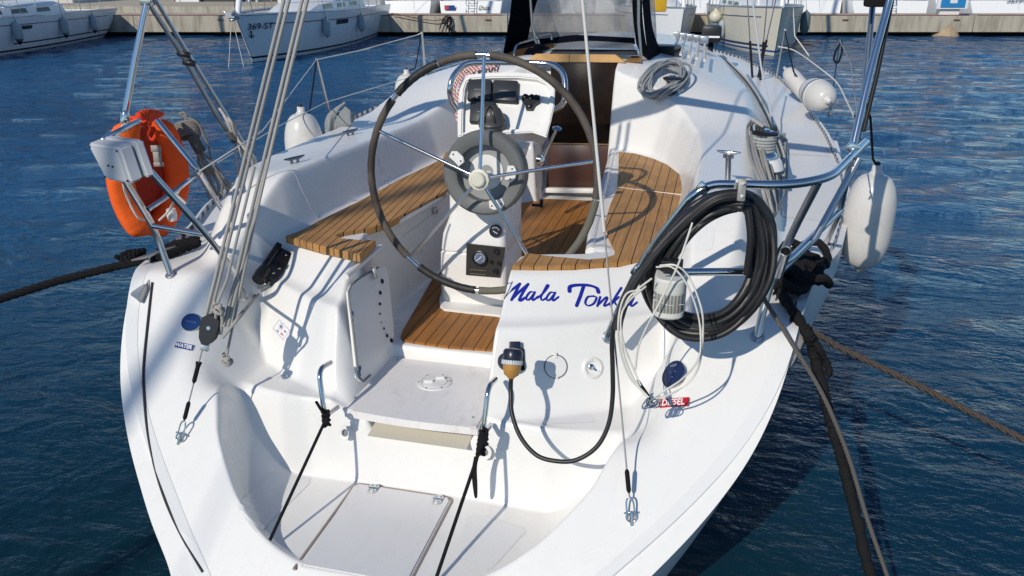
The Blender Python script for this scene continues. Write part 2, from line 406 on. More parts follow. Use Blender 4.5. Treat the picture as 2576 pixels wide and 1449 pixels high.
# ------------------------------------------------------------ cockpit
def poly_slab(name,pts,z0,z1,m,parent,bev=.004):
    bm=NB(); a=[bm.verts.new(Vector((p[0],p[1],z0))) for p in pts]; f=bm.faces.new(a)
    r=bmesh.ops.extrude_face_region(bm,geom=[f]); vs=[v for v in r['geom'] if isinstance(v,bmesh.types.BMVert)]
    for v in vs: v.co.z=z1
    if bev: 
        top=[e for e in bm.edges if abs(e.verts[0].co.z-z1)<1e-6 and abs(e.verts[1].co.z-z1)<1e-6]
        bmesh.ops.bevel(bm,geom=top,offset=bev,segments=2,affect='EDGES')
    return bobj(name,bm,m,parent,sharp=35)
def pz(l,z): return [P(x,y,z=z) for x,y in l]
ZT=1.226
port=[P(905,641,z=ZT),P(945,604,z=ZT),P(905,603,z=ZT),P(862,599,z=ZT),P(845,592,z=ZT),P(862,585,z=ZT),P(915,576,z=ZT),P(975,560,z=ZT),P(1050,520,z=ZT),P(1120,480,z=ZT),Vector((-.40,2.4,ZT)),Vector((-.38,3.1,ZT)),Vector((-.42,3.3,ZT)),
  Vector((-.58,3.15,ZT)),Vector((-.72,2.85,ZT)),P(1113,399,z=ZT),P(1000,453,z=ZT),P(900,507,z=ZT),P(810,550,z=ZT),P(760,578,z=ZT),P(718,593,z=ZT),P(800,617,z=ZT),P(860,631,z=ZT)]
poly_slab('teak_seat',port,1.19,ZT,M_teakp,BOAT)
st1=pz([(1557,381),(1600,386),(1645,399),(1680,414),(1708,436),(1718,462),(1721,488),(1640,480),(1553,468),(1556,430)],ZT)
st2=pz([(1553,473),(1640,484),(1722,493),(1722,515),(1715,545),(1700,580),(1675,615),(1642,643),(1560,658),(1440,667),(1360,669),(1288,668),(1325,636),(1400,645),(1480,652),(1520,648),(1545,640),(1548,625),(1532,595),(1521,560),(1535,515)],ZT)
poly_slab('teak_seat',st1,1.19,ZT,M_teak,BOAT); poly_slab('teak_seat',st2,1.19,ZT,M_teak,BOAT)
ZS=.762
sole=pz([(1016,856),(1008,846),(1012,832),(1085,705),(1132,662)],ZS)+[Vector((-.33,2.2,ZS)),Vector((-.25,3.2,ZS)),Vector((-.10,3.38,ZS)),Vector((.36,3.42,ZS)),Vector((.43,3.0,ZS)),Vector((.50,2.0,ZS)),Vector((.55,1.3,ZS)),Vector((.55,1.0,ZS)),Vector((.37,.85,ZS)),Vector((.335,.66,ZS))]+pz([(1232,879),(1130,872)],ZS)
poly_slab('teak_sole',sole,.74,ZS,M_teaksole,BOAT,.003)
# step plate over the stern pocket
bm=NB(); zc=.70; e0=P(866,1030,z=zc); e1=P(1218,1079,z=zc); mid=(e0+e1)/2+Vector((0,-.014,0))
e1.x=.318
edge=spline([e0,mid,e1],8); back=[Vector((.318,.575,zc)),Vector((P(1003,870,z=zc).x-.01,.575,zc))]
o=poly_slab('step_plate',edge+back,.665,zc,M_plate,BOAT,.008)
for q in [(893,1000),(1190,1050),(1000,905)]:
    bm=NB(); lathe(bm,[(.005,0),(.005,.002)],10,Matrix.Translation(P(*q,z=zc))); bobj('screw',bm,M_greyp,o)
ic=P(1093,962,z=zc); ip=NB(); lathe(ip,[(.077,0),(.077,.004),(.060,.007),(.059,.003),(.057,.003),(.056,.008),(.03,.010),(.0005,.010)],40,Matrix.Translation(ic)); ipo=bobj('inspection_port',ip,M_white,o)
for k in range(6):
    a=k*math.pi/3+.3; bm=NB(); lathe(bm,[(.004,0),(.004,.0062)],8,Matrix.Translation(ic+Vector((math.cos(a)*.069,math.sin(a)*.069,0)))); bobj('screw',bm,M_black,ipo)
for s in (-1,1):
    bm=NB(); box(bm,(-.02,-.006,.008),(.02,.006,.022),Matrix.Translation(ic+Vector((s*.02,s*.022,0)))@Matrix.Rotation(.3,4,'Z'),.004); bobj('finger_grip',bm,M_white,ipo)
# pocket liner
M_cl=mat('cream_liner',(.6,.56,.47),.5)
bm=NB(); g=[[bm.verts.new((x,y,z)) for x in (-.16,-.15,.265,.275)] for y,z in ((.028,.603),(.06,.607),(.20,.635),(.27,.69))]
for r0,r1 in zip(g,g[1:]):
    for k in range(3): bm.faces.new((r0[k],r0[k+1],r1[k+1],r1[k]))
bobj('step_pocket',bm,M_cl,BOAT)
# bathing platform hatch with hinges
zh=.372
hp=[P(897,1229,z=zh),P(1000,1246,z=zh),P(1133,1266,z=zh),P(1136,1280,z=zh),Vector((.212,-.50,zh)),Vector((-.205,-.50,zh)),P(770,1415,z=zh),P(880,1238,z=zh)]
hp=[Vector((-.205,.01,zh)),Vector((.195,.01,zh)),Vector((.212,-.01,zh)),Vector((.212,-.515,zh)),Vector((-.205,-.515,zh)),Vector((-.222,-.01,zh))]
M_hat=gelcoat('hatch_gelcoat',(.72,.71,.71),(.5,.47,.45),.45)
ho=poly_slab('swim_hatch',hp,.33,zh,M_hat,BOAT,.006)
bm=NB(); 
rimh=fillet([Vector((-.226,-.53,zh-.012)),Vector((-.226,.018,zh-.012)),Vector((.216,.018,zh-.012)),Vector((.216,-.53,zh-.012))],.03)
tube(bm,rimh,.0065,8); bobj('hatch_seal',bm,mat('old_seal',(.33,.28,.25),.7),ho)
for q in [(939,1229),(1101,1257)]:
    p=P(*q,z=zh+.002); h=NB()
    for s in (-1,1):
        poly=[(math.cos(t)*.021,(math.sin(t)*.016)+s*.014) for t in np.linspace(0,2*math.pi,14,endpoint=False)]
        prism(h,poly,Matrix.Translation(p),.004)
    tube(h,[p+Vector((-.02,0,.004)),p+Vector((.02,0,.004))],.0045,8); hb=bobj('hinge',h,M_chrome,ho)
    for k in range(4):
        bm=NB(); lathe(bm,[(.003,.0),(.003,.0052)],8,Matrix.Translation(p+Vector(((k%2-.5)*.02,(k//2-.5)*.034,0)))); bobj('screw',bm,M_black,hb)
# stern pipes through the riser
for q in [(868,1089),(1219,1138)]:
    p=P(*q,y=.045); n=Vector((0,-.9,.3)).normalized(); bm=NB(); lathe(bm,[(.016,-.02),(.016,.001),(.030,.003),(.031,-.002)],24,axisM(p,n),cap=False); oo=bobj('drain_fitting',bm,M_white,BOAT)
    bm=NB(); lathe(bm,[(.0005,.0),(.015,.0)],18,axisM(p-n*.012,n),cap=False); bobj('drain_hole',bm,M_greyp,oo)
# vertical grab handles either side of the step
def handle(top,bot,yt,yb):
    a=P(*top,y=yt); b=P(*bot,y=yb); off=Vector((0,-.055,.02)); pts=fillet([a+Vector((0,.05,-.0)),a+off,b+off,b+Vector((0,.06,0))],.05,8)
    return tobj('grab_handle',pts,.0105,M_chrome,BOAT,14)
HL=handle((818,925),(833,1042),.05,-.01); HR=handle((1238,968),(1224,1088),.06,-.0)
# locker door on the walkthrough port wall
def wallP(px,py):   # plane of the flared port wall
    r=ray(px,py); n=Vector((.954,0,.30)); p0=Vector((-.25,.3,.665)); t=(p0-CAM).dot(n)/r.dot(n); return CAM+r*t
nw=Vector((.954,0,.30))
def wall_poly(name,pix,m,parent,off=.004,th=.008,bev=.003):
    pts=[wallP(*q)+nw*off for q in pix]; bm=NB(); a=[bm.verts.new(p) for p in pts]; f=bm.faces.new(a)
    f.normal_update(); d=nw if f.normal.dot(nw)>0 else nw
    r=bmesh.ops.extrude_face_region(bm,geom=[f])
    for v in r['geom']:
        if isinstance(v,bmesh.types.BMVert): v.co+=nw*th
    return bobj(name,bm,m,parent,sharp=35)
dr=wall_poly('locker_door',[(872,735),(880,718),(900,702),(945,676),(962,672),(970,680),(985,820),(986,850),(915,955),(905,960),(895,950)],M_white,BOAT,-.004,.016)
tobj('door_seal',[wallP(*q)+nw*.014 for q in [(945,674),(900,700),(878,717),(870,735),(872,760),(880,820),(893,935),(898,952),(908,961),(925,945)]],.005,M_greyp,dr)
hd=NB(); p=wallP(928,690)+nw*.03; box(hd,(-.012,-.03,-.008),(.012,.03,.008),axisM(p,nw,(0,.2,1)),.003); bobj('latch',hd,M_steel,dr)
for q in [(879,798),(898,935)]:
    hd=NB(); tube(hd,[wallP(q[0]-1,q[1]-13)+nw*.018,wallP(q[0]+2,q[1]+13)+nw*.018],.006,8); bobj('hinge',hd,M_chrome,dr)
for (q,r) in [((955,709),.012),((950,738),.010),((949,766),.008),((949,791),.0055),((952,812),.0035),((959,828),.006),((967,846),.009),((978,858),.011)]:
    bm=NB(); lathe(bm,[(.0005,0),(r,0),(r,.0015)],16,axisM(wallP(*q)+nw*.0155,nw)); bobj('vent_hole',bm,M_blackmat,dr)
bm=NB(); a=[wallP(*q)+nw*.008 for q in [(866,697),(955,622)]]; tube(bm,a,.014,10); bobj('recessed_grip',bm,M_white,BOAT)
# port seat front: small latch
bm=NB(); p=P(1095,530,x=-.42); box(bm,(-.008,-.015,-.02),(.012,.015,.02),Matrix.Translation(p),.003); bobj('seat_latch',bm,M_chrome,BOAT)
# drain and base surround of the pedestal
bpz=.772
base=pz([(1122,700),(1105,752),(1107,770),(1118,778),(1180,785),(1245,792)],bpz)+[Vector((.30,1.0,bpz)),Vector((.30,1.35,bpz)),Vector((-.15,1.35,bpz))]
PB=poly_slab('pedestal_plinth',base,.742,bpz,M_gel,BOAT,.004)
bm=NB(); lathe(bm,[(.0005,.001),(.013,.002),(.016,.003),(.016,-.001)],18,Matrix.Translation(P(1183,752,z=bpz)),cap=False); bobj('deck_plug',bm,M_greyp,PB)
# ------------------------------------------------------------ pedestal
PX0,PX1=-.205,.150; PY0=1.12
PED=None
def loft(name,secs,m,parent,sharp=35,cap=True):
    bm=NB(); rings=[[bm.verts.new(Vector(p)) for p in s] for s in secs]; n=len(rings[0])
    for a,b in zip(rings,rings[1:]):
        for k in range(n): bm.faces.new((a[k],a[(k+1)%n],b[(k+1)%n],b[k]))
    if cap: bm.faces.new(rings[0][::-1]); bm.faces.new(rings[-1])
    return bobj(name,bm,m,parent,sharp=sharp)
def rrect(x0,x1,y0,y1,z,r=.03,zs=0,n=4,ky=0):
    o=[]
    for cx,cy,a0 in ((x1-r,y0+r,-90),(x1-r,y1-r,0),(x0+r,y1-r,90),(x0+r,y0+r,180)):
        for k in range(n+1):
            a=math.radians(a0+90*k/n); x=cx+math.cos(a)*r; y=cy+math.sin(a)*r; o.append((x,y+ky,z+zs*(y-y0)))
    return o
PED=loft('steering_pedestal',[rrect(-.205,.16,1.14,1.52,.765,.03),rrect(-.205,.16,1.13,1.52,.9,.03),rrect(-.20,.16,1.125,1.52,1.045,.035),rrect(-.190,.155,1.135,1.52,1.055,.035),
   rrect(-.195,.16,1.125,1.53,1.065,.035),rrect(-.185,.155,1.13,1.53,1.15,.035),rrect(-.155,.155,1.155,1.54,1.24,.04),rrect(-.15,.16,1.15,1.56,1.45,.04),rrect(-.155,.19,1.12,1.60,1.56,.05)],M_gel,BOAT)
# instrument pod: slanted tray
pc=P(1272,262,y=1.33)
def podpt(px,py,d=0):
    n=Vector((0,-math.sin(math.radians(52)),math.cos(math.radians(52)))); p0=P(1275,260,y=1.30); r=ray(px,py); t=(p0+n*d-CAM).dot(n)/r.dot(n); return CAM+r*t
pn=Vector((0,-math.sin(math.radians(52)),math.cos(math.radians(52))))
out=[(1150,344),(1151,288),(1154,218),(1162,196),(1177,186),(1234,181),(1300,180),(1356,185),(1385,196),(1397,218),(1395,265),(1386,307),(1375,345),(1340,333),(1240,338),(1180,338)]
inn=[(1163,334),(1164,285),(1168,225),(1174,206),(1186,198),(1238,195),(1300,194),(1350,199),(1372,209),(1384,228),(1381,265),(1374,300),(1355,328),(1330,322),(1240,327),(1180,328)]
bm=NB(); O=[bm.verts.new(podpt(*q,.0)) for q in out]; Ii=[bm.verts.new(podpt(*q,.0)) for q in inn]; Dn=[bm.verts.new(podpt(*q)-pn*.03) for q in inn]
cen=sum((podpt(*q) for q in out),Vector())/len(out)
Bk=[bm.verts.new((podpt(*q)-cen)*.80+cen-pn*.16) for q in out]; n=len(out)
bm.faces.new(Dn)
for i in range(n):
    j=(i+1)%n; bm.faces.new((O[i],O[j],Ii[j],Ii[i])); bm.faces.new((Ii[i],Ii[j],Dn[j],Dn[i])); bm.faces.new((Bk[i],Bk[j],O[j],O[i]))
bm.faces.new(Bk)
es=[e for e in bm.edges if (e.verts[0] in O and e.verts[1] in O) or (e.verts[0] in Ii and e.verts[1] in Ii)]
bmesh.ops.bevel(bm,geom=es,offset=.006,segments=2,affect='EDGES')
POD=bobj('instrument_pod',bm,M_gel,PED,sharp=50)
M_cov=mat('dark_cover',(.035,.038,.045),.45)
def cover(quad,th=.035,inset=.12):
    ps=[podpt(*q)-pn*.03 for q in quad]; c=sum(ps,Vector())/4; bm=NB(); a=[bm.verts.new(p) for p in ps]; b=[bm.verts.new(p+pn*th*.8) for p in ps]; d=[bm.verts.new(c+(p-c)*(1-inset)+pn*th) for p in ps]
    for u,v in ((a,b),(b,d)):
        for i in range(4): bm.faces.new((u[i],u[(i+1)%4],v[(i+1)%4],v[i]))
    bm.faces.new(d); bmesh.ops.bevel(bm,geom=bm.edges[:],offset=.004,segments=2,affect='EDGES')
    o=bobj('instrument_cover',bm,M_cov,PED,sharp=50); return c+pn*th
for quad in ([(1174,249),(1236,251),(1237,200),(1178,198)],[(1239,252),(1300,256),(1303,202),(1240,200)],[(1180,306),(1246,308),(1246,255),(1183,253)]):
    c=cover(quad)
    bm=NB(); M=axisM(c+pn*.001+Vector((0,-.005,-.004)),pn,(0,1,1))
    for k in range(9): box(bm,(-.024+k*.0053,-.003,0),(-.0205+k*.0053,.002+.0012*(k%3==0),.0008),M)
    bobj('cover_lettering',bm,mat('dim_letter',(.25,.27,.3),.5),PED,False)
# switch cluster
bm=NB(); M=axisM(podpt(1334,252)-pn*.028,pn,(0,1,1)); prism(bm,[(-.045,.03),(-.03,.04),(-.012,.03),(.0,.04),(.02,.03),(.042,.035),(.045,.0),(.02,-.02),(.012,-.045),(-.018,-.045),(-.028,-.01),(-.046,.0)],M,.022)
for q in ((-.03,.022),(.028,.02),(.0,-.03),(.0,.015)): lathe(bm,[(.010,.022),(.010,.034),(.004,.036)],12,M@Matrix.Translation((q[0],q[1],0)))
bobj('switch_cluster',bm,M_black,PED)
# compass
cp=podpt(1238,316)-pn*.01; bm=NB(); lathe(bm,[(.066,0),(.070,.02),(.070,.035),(.064,.04),(.060,.06),(.050,.085),(.032,.103),(.012,.111),(.0005,.112)],28,axisM(cp,(0,-.35,1)))
bobj('compass',bm,mat('compass_grey',(.06,.06,.06),.4),PED)
for s in (-.3,.5):
    bm=NB(); Mx=axisM(cp,(0,-.35,1)); pts=[Mx@Vector((.066*math.sin(t)*math.sin(s)*1.0,-.066*math.sin(t)*math.cos(s),.04+.075*math.cos(t))) for t in np.linspace(.1,1.4,8)]
    tube(bm,pts,.0035,6); bobj('compass_rib',bm,M_black,PED)
# guard rail
gr=[(1150,276,1.40),(1135,252,1.36),(1132,225,1.34),(1139,195,1.36),(1160,170,1.40),(1190,158,1.42),(1280,157,1.45),(1372,160,1.45),(1400,168,1.43),(1419,192,1.40),(1421,246,1.36),(1409,268,1.38),(1388,279,1.42)]
tobj('guard_rail',spline([P(a,b,y=c) for a,b,c in gr],5),.0145,M_chrome,PED,14)
# throttle lever on the right side
a=P(1368,392,y=1.25); b=P(1398,330,y=1.22); tobj('throttle_lever',[a,b],[.009,.007],M_chrome,PED,10)
bm=NB(); lathe(bm,[(.001,-.006),(.02,-.005),(.024,0),(.016,.006),(.001,.007)],16,axisM(P(1401,323,y=1.22),(.2,-.3,1))); bobj('throttle_knob',bm,M_chrome,PED)
bm=NB(); lathe(bm,[(.028,0),(.026,.02),(.012,.03),(.001,.031)],20,axisM(P(1364,402,y=1.25)-Vector((.02,0,0)),(1,-.2,0))); bobj('throttle_boss',bm,M_chrome,PED)
bm=NB(); p=P(1350,515,x=.165); box(bm,(0,-.008,-.05),(.02,.008,.0),Matrix.Translation(p+Vector((.02,0,.035))),.003); box(bm,(-.03,-.01,-.01),(.02,.01,.006),Matrix.Translation(p),.003); bobj('engine_key_lever',bm,M_black,PED)
# gauge + engine panel on aft face
yf=1.122
def disc(name,px,py,y,r,m,parent,prof=None,n=(0,-1,.08)):
    bm=NB(); c=P(px,py,y=y); lathe(bm,prof or [(r,-.004),(r,.008),(r*.9,.012),(r*.86,.006),(.0005,.006)],30,axisM(c,n)); return bobj(name,bm,m,parent),c
g,gc=disc('rudder_gauge',1247,581,yf+.01,.033,mat('gauge_dark',(.02,.022,.035),.3),PED)
bm=NB(); M=axisM(gc,(0,-1,.08)); 
for a in np.linspace(.5,2.3,5): box(bm,(.017,-.0012,.0065),(.024,.0012,.0075),M@Matrix.Rotation(a,4,'Z'))
box(bm,(-.014,-.0015,.0065),(.012,.0015,.0078),M@Matrix.Translation((0,-.006,0))@Matrix.Rotation(-.5,4,'Z')); bobj('gauge_needle',bm,M_cwhite,g,False)
pan=[P(1175,612,y=1.116),P(1272,622,y=1.116),P(1258,697,y=1.128),P(1173,690,y=1.128)]
bm=NB(); a=[bm.verts.new(p) for p in pan]; f=bm.faces.new(a); r=bmesh.ops.extrude_face_region(bm,geom=[f])
for v in r['geom']:
    if isinstance(v,bmesh.types.BMVert): v.co+=Vector((0,-.008,0))
EP=bobj('engine_panel',bm,mat('panel_dark',(.03,.03,.028),.5),PED,False)
g,gc=disc('tachometer',1208,648,1.114,.036,M_black,PED,[(.040,-.006),(.040,.014),(.034,.016),(.033,.008),(.0005,.008)])
bm=NB(); lathe(bm,[(.0005,0),(.030,0)],24,axisM(gc+Vector((0,-.0095,0)),(0,-1,.05)),cap=False); d=bobj('dial_face',bm,mat('dial_blue',(.12,.15,.24),.35),g,False)
bm=NB(); M=axisM(gc+Vector((0,-.0105,0)),(0,-1,.05)); box(bm,(-.022,-.0016,0),(.014,.0016,.001),M@Matrix.Rotation(.75,4,'Z'))
for a in np.linspace(-.6,3.8,10): box(bm,(.022,-.0012,0),(.028,.0012,.001),M@Matrix.Rotation(a,4,'Z'))
bobj('dial_needle',bm,M_cwhite,g,False)
for q,r in (((1250,632),.016),((1236,658),.009),((1256,662),.009),((1247,682),.012)): disc('panel_button',q[0],q[1],1.112,r,M_black,EP)
bm=NB(); c=[P(1184,678,y=1.112),P(1222,681,y=1.112),P(1221,691,y=1.112),P(1183,688,y=1.112)]; tube(bm,c,.0012,5,closed=True); bobj('panel_plate',bm,mat('brass',(.5,.42,.25),.4,.6),EP)
# ------------------------------------------------------------ wheel
wc=Vector((.06,.97,1.495)); wr_=.563; tau=math.radians(6)
wn_=Vector((0,-math.cos(tau),math.sin(tau))); WM=axisM(wc,wn_)     # local z towards helmsman
wc=P(1209,446,y=.955); 
WM=axisM(wc,wn_); wr_=.561
WHEEL=tobj('steering_wheel',[WM@Vector((math.cos(t)*wr_,math.sin(t)*wr_,0)) for t in np.linspace(0,2*math.pi,72,endpoint=False)],.0125,M_chrome,BOAT,12,True)
def grip_mat():
    m=mat('wheel_leather',(.07,.055,.045),.7); v=texco(m); n=noise(m,v,6,5); L(m,ramp(m,n,[(.35,(.045,.036,.03)),(.5,(.085,.07,.058)),(.7,(.12,.10,.08))]),B(m).inputs['Base Color']); L(m,bump(m,noise(m,v,120,3),.5,.002),B(m).inputs['Normal']); return m
M_grip=grip_mat(); M_grip2=mat('worn_dark_tape',(.02,.02,.02),.55)
def arc(a0,a1,r,m,name,n=24):
    pts=[WM@Vector((math.cos(t)*wr_,math.sin(t)*wr_,0)) for t in np.radians(np.linspace(a0,a1,n))]
    bm=NB(); tube(bm,pts,[r*(1+.03*math.sin(i*1.7)) for i in range(n)],14); bobj(name,bm,m,WHEEL)
M_gripold=mat('worn_rope_grip',(.13,.125,.10),.8)
arc(93,112,.0185,M_grip,'leather_grip');arc(113,138,.0195,M_grip2,'leather_grip');arc(142,228,.0185,M_grip,'leather_grip',40)
arc(236,268,.0190,M_grip2,'leather_grip');arc(270,352,.0185,M_gripold,'leather_grip',40);arc(353,446,.0185,M_grip,'leather_grip',50)
hubc=P(1204,452,y=.86)
for q,yy in (((1217,148),0),((948,328),0),((1484,406),0),((1032,648),0),((1330,655),0)):
    # rim points from the wheel circle nearest the pixel
    best=min((( (lambda s:(s[0]-q[0])**2+(s[1]-q[1])**2)(proj_(WM@Vector((math.cos(t)*wr_,math.sin(t)*wr_,0)))),t) for t in np.linspace(0,2*math.pi,720)),key=lambda v:v[0]) if False else None
def proj_(p):
    d=p-CAM; R_=d.x*CY+d.y*SY; F_=-d.x*SY+d.y*CY; dep=F_*CT-d.z*ST; up=F_*ST+d.z*CT; return (W/2+FPX*R_/dep,H/2-FPX*up/dep)
for q in ((1217,148),(948,328),(1484,406),(1032,648),(1345,665)):
    t=min(np.linspace(0,2*math.pi,720),key=lambda t:(proj_(WM@Vector((math.cos(t)*wr_,math.sin(t)*wr_,0)))[0]-q[0])**2+(proj_(WM@Vector((math.cos(t)*wr_,math.sin(t)*wr_,0)))[1]-q[1])**2)
    tobj('spoke',[hubc+Vector((0,.02,0)),WM@Vector((math.cos(t)*wr_,math.sin(t)*wr_,0))],.0088,M_chrome,WHEEL,12)
bm=NB(); lathe(bm,[(.02,-.03),(.046,-.03),(.050,-.015),(.050,.0),(.036,.003),(.034,.018),(.028,.023),(.0005,.024)],12,axisM(hubc,wn_)); HB=bobj('hub_nut',bm,M_cream,WHEEL,sharp=30)
bm=NB(); lathe(bm,[(.030,-.14),(.030,-.03),(.036,-.03),(.036,-.045)],20,axisM(hubc,wn_)); bobj('hub_shaft',bm,M_chrome,WHEEL)
# autopilot drum behind the wheel
dc=P(1217,436,y=1.0); bm=NB(); lathe(bm,[(.160,-.085),(.200,-.085),(.206,-.07),(.206,-.055),(.202,-.05),(.206,-.045),(.206,-.025),(.202,-.02),(.206,-.015),(.203,.004),(.192,.014),(.150,.014),(.136,.006),(.134,-.02),(.134,-.085),(.160,-.085)],56,axisM(dc,wn_),cap=False)
DR=bobj('autopilot_drum',bm,mat('drum_grey',(.13,.135,.135),.5),PED,sharp=30)
bm=NB(); lathe(bm,[(.0005,-.05),(.136,-.05)],40,axisM(dc,wn_),cap=False); bobj('drum_plate',bm,mat('drum_inner',(.28,.29,.29),.5),DR)
bm=NB(); lathe(bm,[(.035,-.05),(.06,-.045),(.085,-.045),(.085,-.05)],30,axisM(dc,wn_),cap=False); bobj('drum_boss',bm,M_white,DR)
for q,rot in (((1150,398),.9),((1285,436),-.15),((1250,512),-1.3)):
    p=P(*q,y=.975); bm=NB(); M=axisM(p,wn_)@Matrix.Rotation(rot,4,'Z'); prism(bm,[(-.025,-.033),(.012,-.04),(.028,-.02),(.028,.02),(.010,.04),(-.022,.033),(-.015,0)],M,.012)
    bmesh.ops.bevel(bm,geom=bm.edges[:],offset=.003,segments=1,affect='EDGES'); o=bobj('drum_bracket',bm,M_white,DR,sharp=30)
    for s in (-1,1):
        bm=NB(); lathe(bm,[(.004,.012),(.004,.0145)],8,M@Matrix.Translation((.005,s*.024,0))); bobj('bracket_screw',bm,M_black,o)
# ------------------------------------------------------------ companionway
yd=3.52
def quad(name,pix,y,m,parent,th=.02,uv=False):
    ps=[P(*q,y=y) if len(q)==2 else P(q[0],q[1],y=q[2]) for q in pix]; bm=NB(); a=[bm.verts.new(p) for p in ps]; f=bm.faces.new(a); r=bmesh.ops.extrude_face_region(bm,geom=[f])
    for v in r['geom']:
        if isinstance(v,bmesh.types.BMVert): v.co+=Vector((0,th,0))
    bmesh.ops.bevel(bm,geom=bm.edges[:],offset=min(.003,th*.3),segments=1,affect='EDGES'); return bobj(name,bm,m,parent,sharp=30)
def plexi():
    m=mat('dark_washboard',(.012,.007,.005),.35,spec=.2); v=texco(m); n=noise(m,v,8,4); L(m,ramp(m,n,[(.3,(.008,.005,.004)),(.7,(.022,.012,.008))]),B(m).inputs['Base Color']); return m
M_plexi=plexi()
WB=quad('companionway_board',[(1386,158),(1558,158),(1541,362),(1380,359)],yd,M_plexi,BOAT,.012)
quad('companionway_board',[(1380,363),(1541,366),(1532,474),(1374,474)],yd,mat('brown_washboard',(.075,.035,.028),.4),BOAT,.012)
quad('door_seam',[(1380,359.5),(1541,362.5),(1541,365),(1380,362)],yd-.004,mat('tan_trim',(.3,.2,.1),.5),BOAT,.006)
quad('door_sill',[(1368,474),(1534,476),(1534,487),(1366,485)],yd-.05,M_gel,BOAT,.06)
M_wood=teak('varnished_trim',5.0,0,(.58,.34,.14),(.68,.42,.18))
quad('hatch_trim',[(1325,155),(1574,158),(1548,138),(1346,136)],yd-.01,M_wood,BOAT,.05)

def lip(name,pix,z,r,fl=.8):
    bm=NB(); tube(bm,spline([P(a,b,z=z) for a,b in pix],6),r,12); return bobj(name,bm,M_gel,BOAT)
lip('seat_lip',[(1545,372),(1538,400),(1524,460),(1508,520),(1498,560),(1490,600),(1486,635)],1.19,.026)
lip('seat_lip',[(1120,487),(1060,524),(1000,556),(930,578),(870,588)],1.195,.022)
bm=NB(); lathe(bm,[(.0005,.10),(.045,.095),(.075,.07),(.085,.03),(.088,-.2)],24,Matrix.Translation(P(1514,628,z=1.20)-Vector((0,0,.085)))); bobj('seat_corner_bulb',bm,M_gel,BOAT)
# ------------------------------------------------------------ rails, rigging and fittings of the yacht
def path(l): return [P(a,b,z=c) for a,b,c in l]
def surfz(x,y): return float(Hf(np.array([x]),np.array([y]))[0])
def on(px,py,lift=0.0):       # point of the moulding seen at a pixel
    r=ray(px,py).normalized(); t0,t1=1.5,14
    for n in (1500,60,40):
        ts=np.linspace(t0,t1,n); X=CAM.x+r.x*ts; Y=CAM.y+r.y*ts; Z=CAM.z+r.z*ts
        h=SF(X,Y); h=np.where((np.abs(X-XC)>half(Y))|(Y<-.62),-9,h); b=Z<h+lift
        if not b.any(): return P(px,py,z=1.2)
        k=int(np.argmax(b)); t0,t1=ts[max(k-1,0)],ts[k]
    return CAM+r*float(t1)
def norm_at(p,e=.012):
    x=np.array([p.x,p.x+e,p.x-e,p.x,p.x]); y=np.array([p.y,p.y,p.y,p.y+e,p.y-e]); h=SF(x,y)
    return Vector((-(h[1]-h[2])/(2*e),-(h[3]-h[4])/(2*e),1)).normalized()
def base_flange(p,r,m,parent):
    bm=NB(); n=norm_at(p); lathe(bm,[(r*1.7,0),(r*1.7,.004),(r*1.15,.008),(r*1.1,.012)],18,axisM(p,n)); return bobj('foot',bm,m,parent)
# port pushpit
pA=on(430,692)+Vector((0,0,.0)); pB=on(612,745)
top=[P(600,720,z=1.2)]
tobj('top_rail',fillet([P(252,364,z=1.72),P(256,354,z=1.74),P(300,330,z=1.775),P(350,305,z=1.785)],.03,5),.0135,M_chrome,BOAT,12)
PP=tobj('pushpit',fillet([P(394,302,z=1.78),P(500,432,z=1.55),P(560,530,z=1.24)],.035,5),.0135,M_chrome,BOAT,12)
tobj('rail_post',fillet([P(300,430,z=1.66),P(386,568,z=1.34),pA],.12,6),.015,M_steel,PP,12)
tobj('rail_post',fillet([P(330,393,z=1.72),P(352,402,z=1.72),P(520,590,z=1.38),P(600,700,z=1.15),pB],.10,6),.0135,M_chrome,PP,12)
tobj('mid_rail',[P(372,527,z=1.45),P(440,480,z=1.50),P(500,434,z=1.53)],.0115,M_chrome,PP,12)
tobj('mid_rail',[P(386,568,z=1.36),P(515,590,z=1.37)],.0125,M_chrome,PP,12)
base_flange(pA,.015,M_steel,PP); base_flange(pB,.015,M_steel,PP)
# white outboard pad clamped on the port pushpit
bm=NB(); A=[P(218,360,z=1.735),P(318,392,z=1.735),P(352,456,z=1.60),P(262,458,z=1.58)]
# build as a plate facing aft
c0=P(285,410,y=.08); 
fr_=[P(216,361,y=.02),P(297,373,y=-.02),P(329,465,y=-.05),P(264,454,y=-.03)]
bk_=[p+Vector((.03,.05,.014)) for p in fr_]
a=[bm.verts.new(p) for p in fr_]; b=[bm.verts.new(p) for p in bk_]; bm.faces.new(a); bm.faces.new(b[::-1])
for i in range(4): bm.faces.new((a[i],a[(i+1)%4],b[(i+1)%4],b[i]))
bmesh.ops.bevel(bm,geom=bm.edges[:],offset=.010,segments=3,affect='EDGES')
OP=bobj('outboard_pad',bm,mat('pad_white',(.48,.49,.51),.5),PP)
bkp=NB(); a=[bkp.verts.new(p+Vector((.033,.055,.015))) for p in fr_]; b=[bkp.verts.new(p+Vector((.055,.085,.022))) for p in fr_]; bkp.faces.new(a); bkp.faces.new(b[::-1])
for i in range(4): bkp.faces.new((a[i],a[(i+1)%4],b[(i+1)%4],b[i]))
bmesh.ops.bevel(bkp,geom=bkp.edges[:],offset=.008,segments=2,affect='EDGES'); bobj('pad_backing',bkp,mat('pad_white',(.62,.62,.63)),OP)
nf=(fr_[1]-fr_[0]).cross(fr_[3]-fr_[0]).normalized(); 
if nf.y>0: nf=-nf
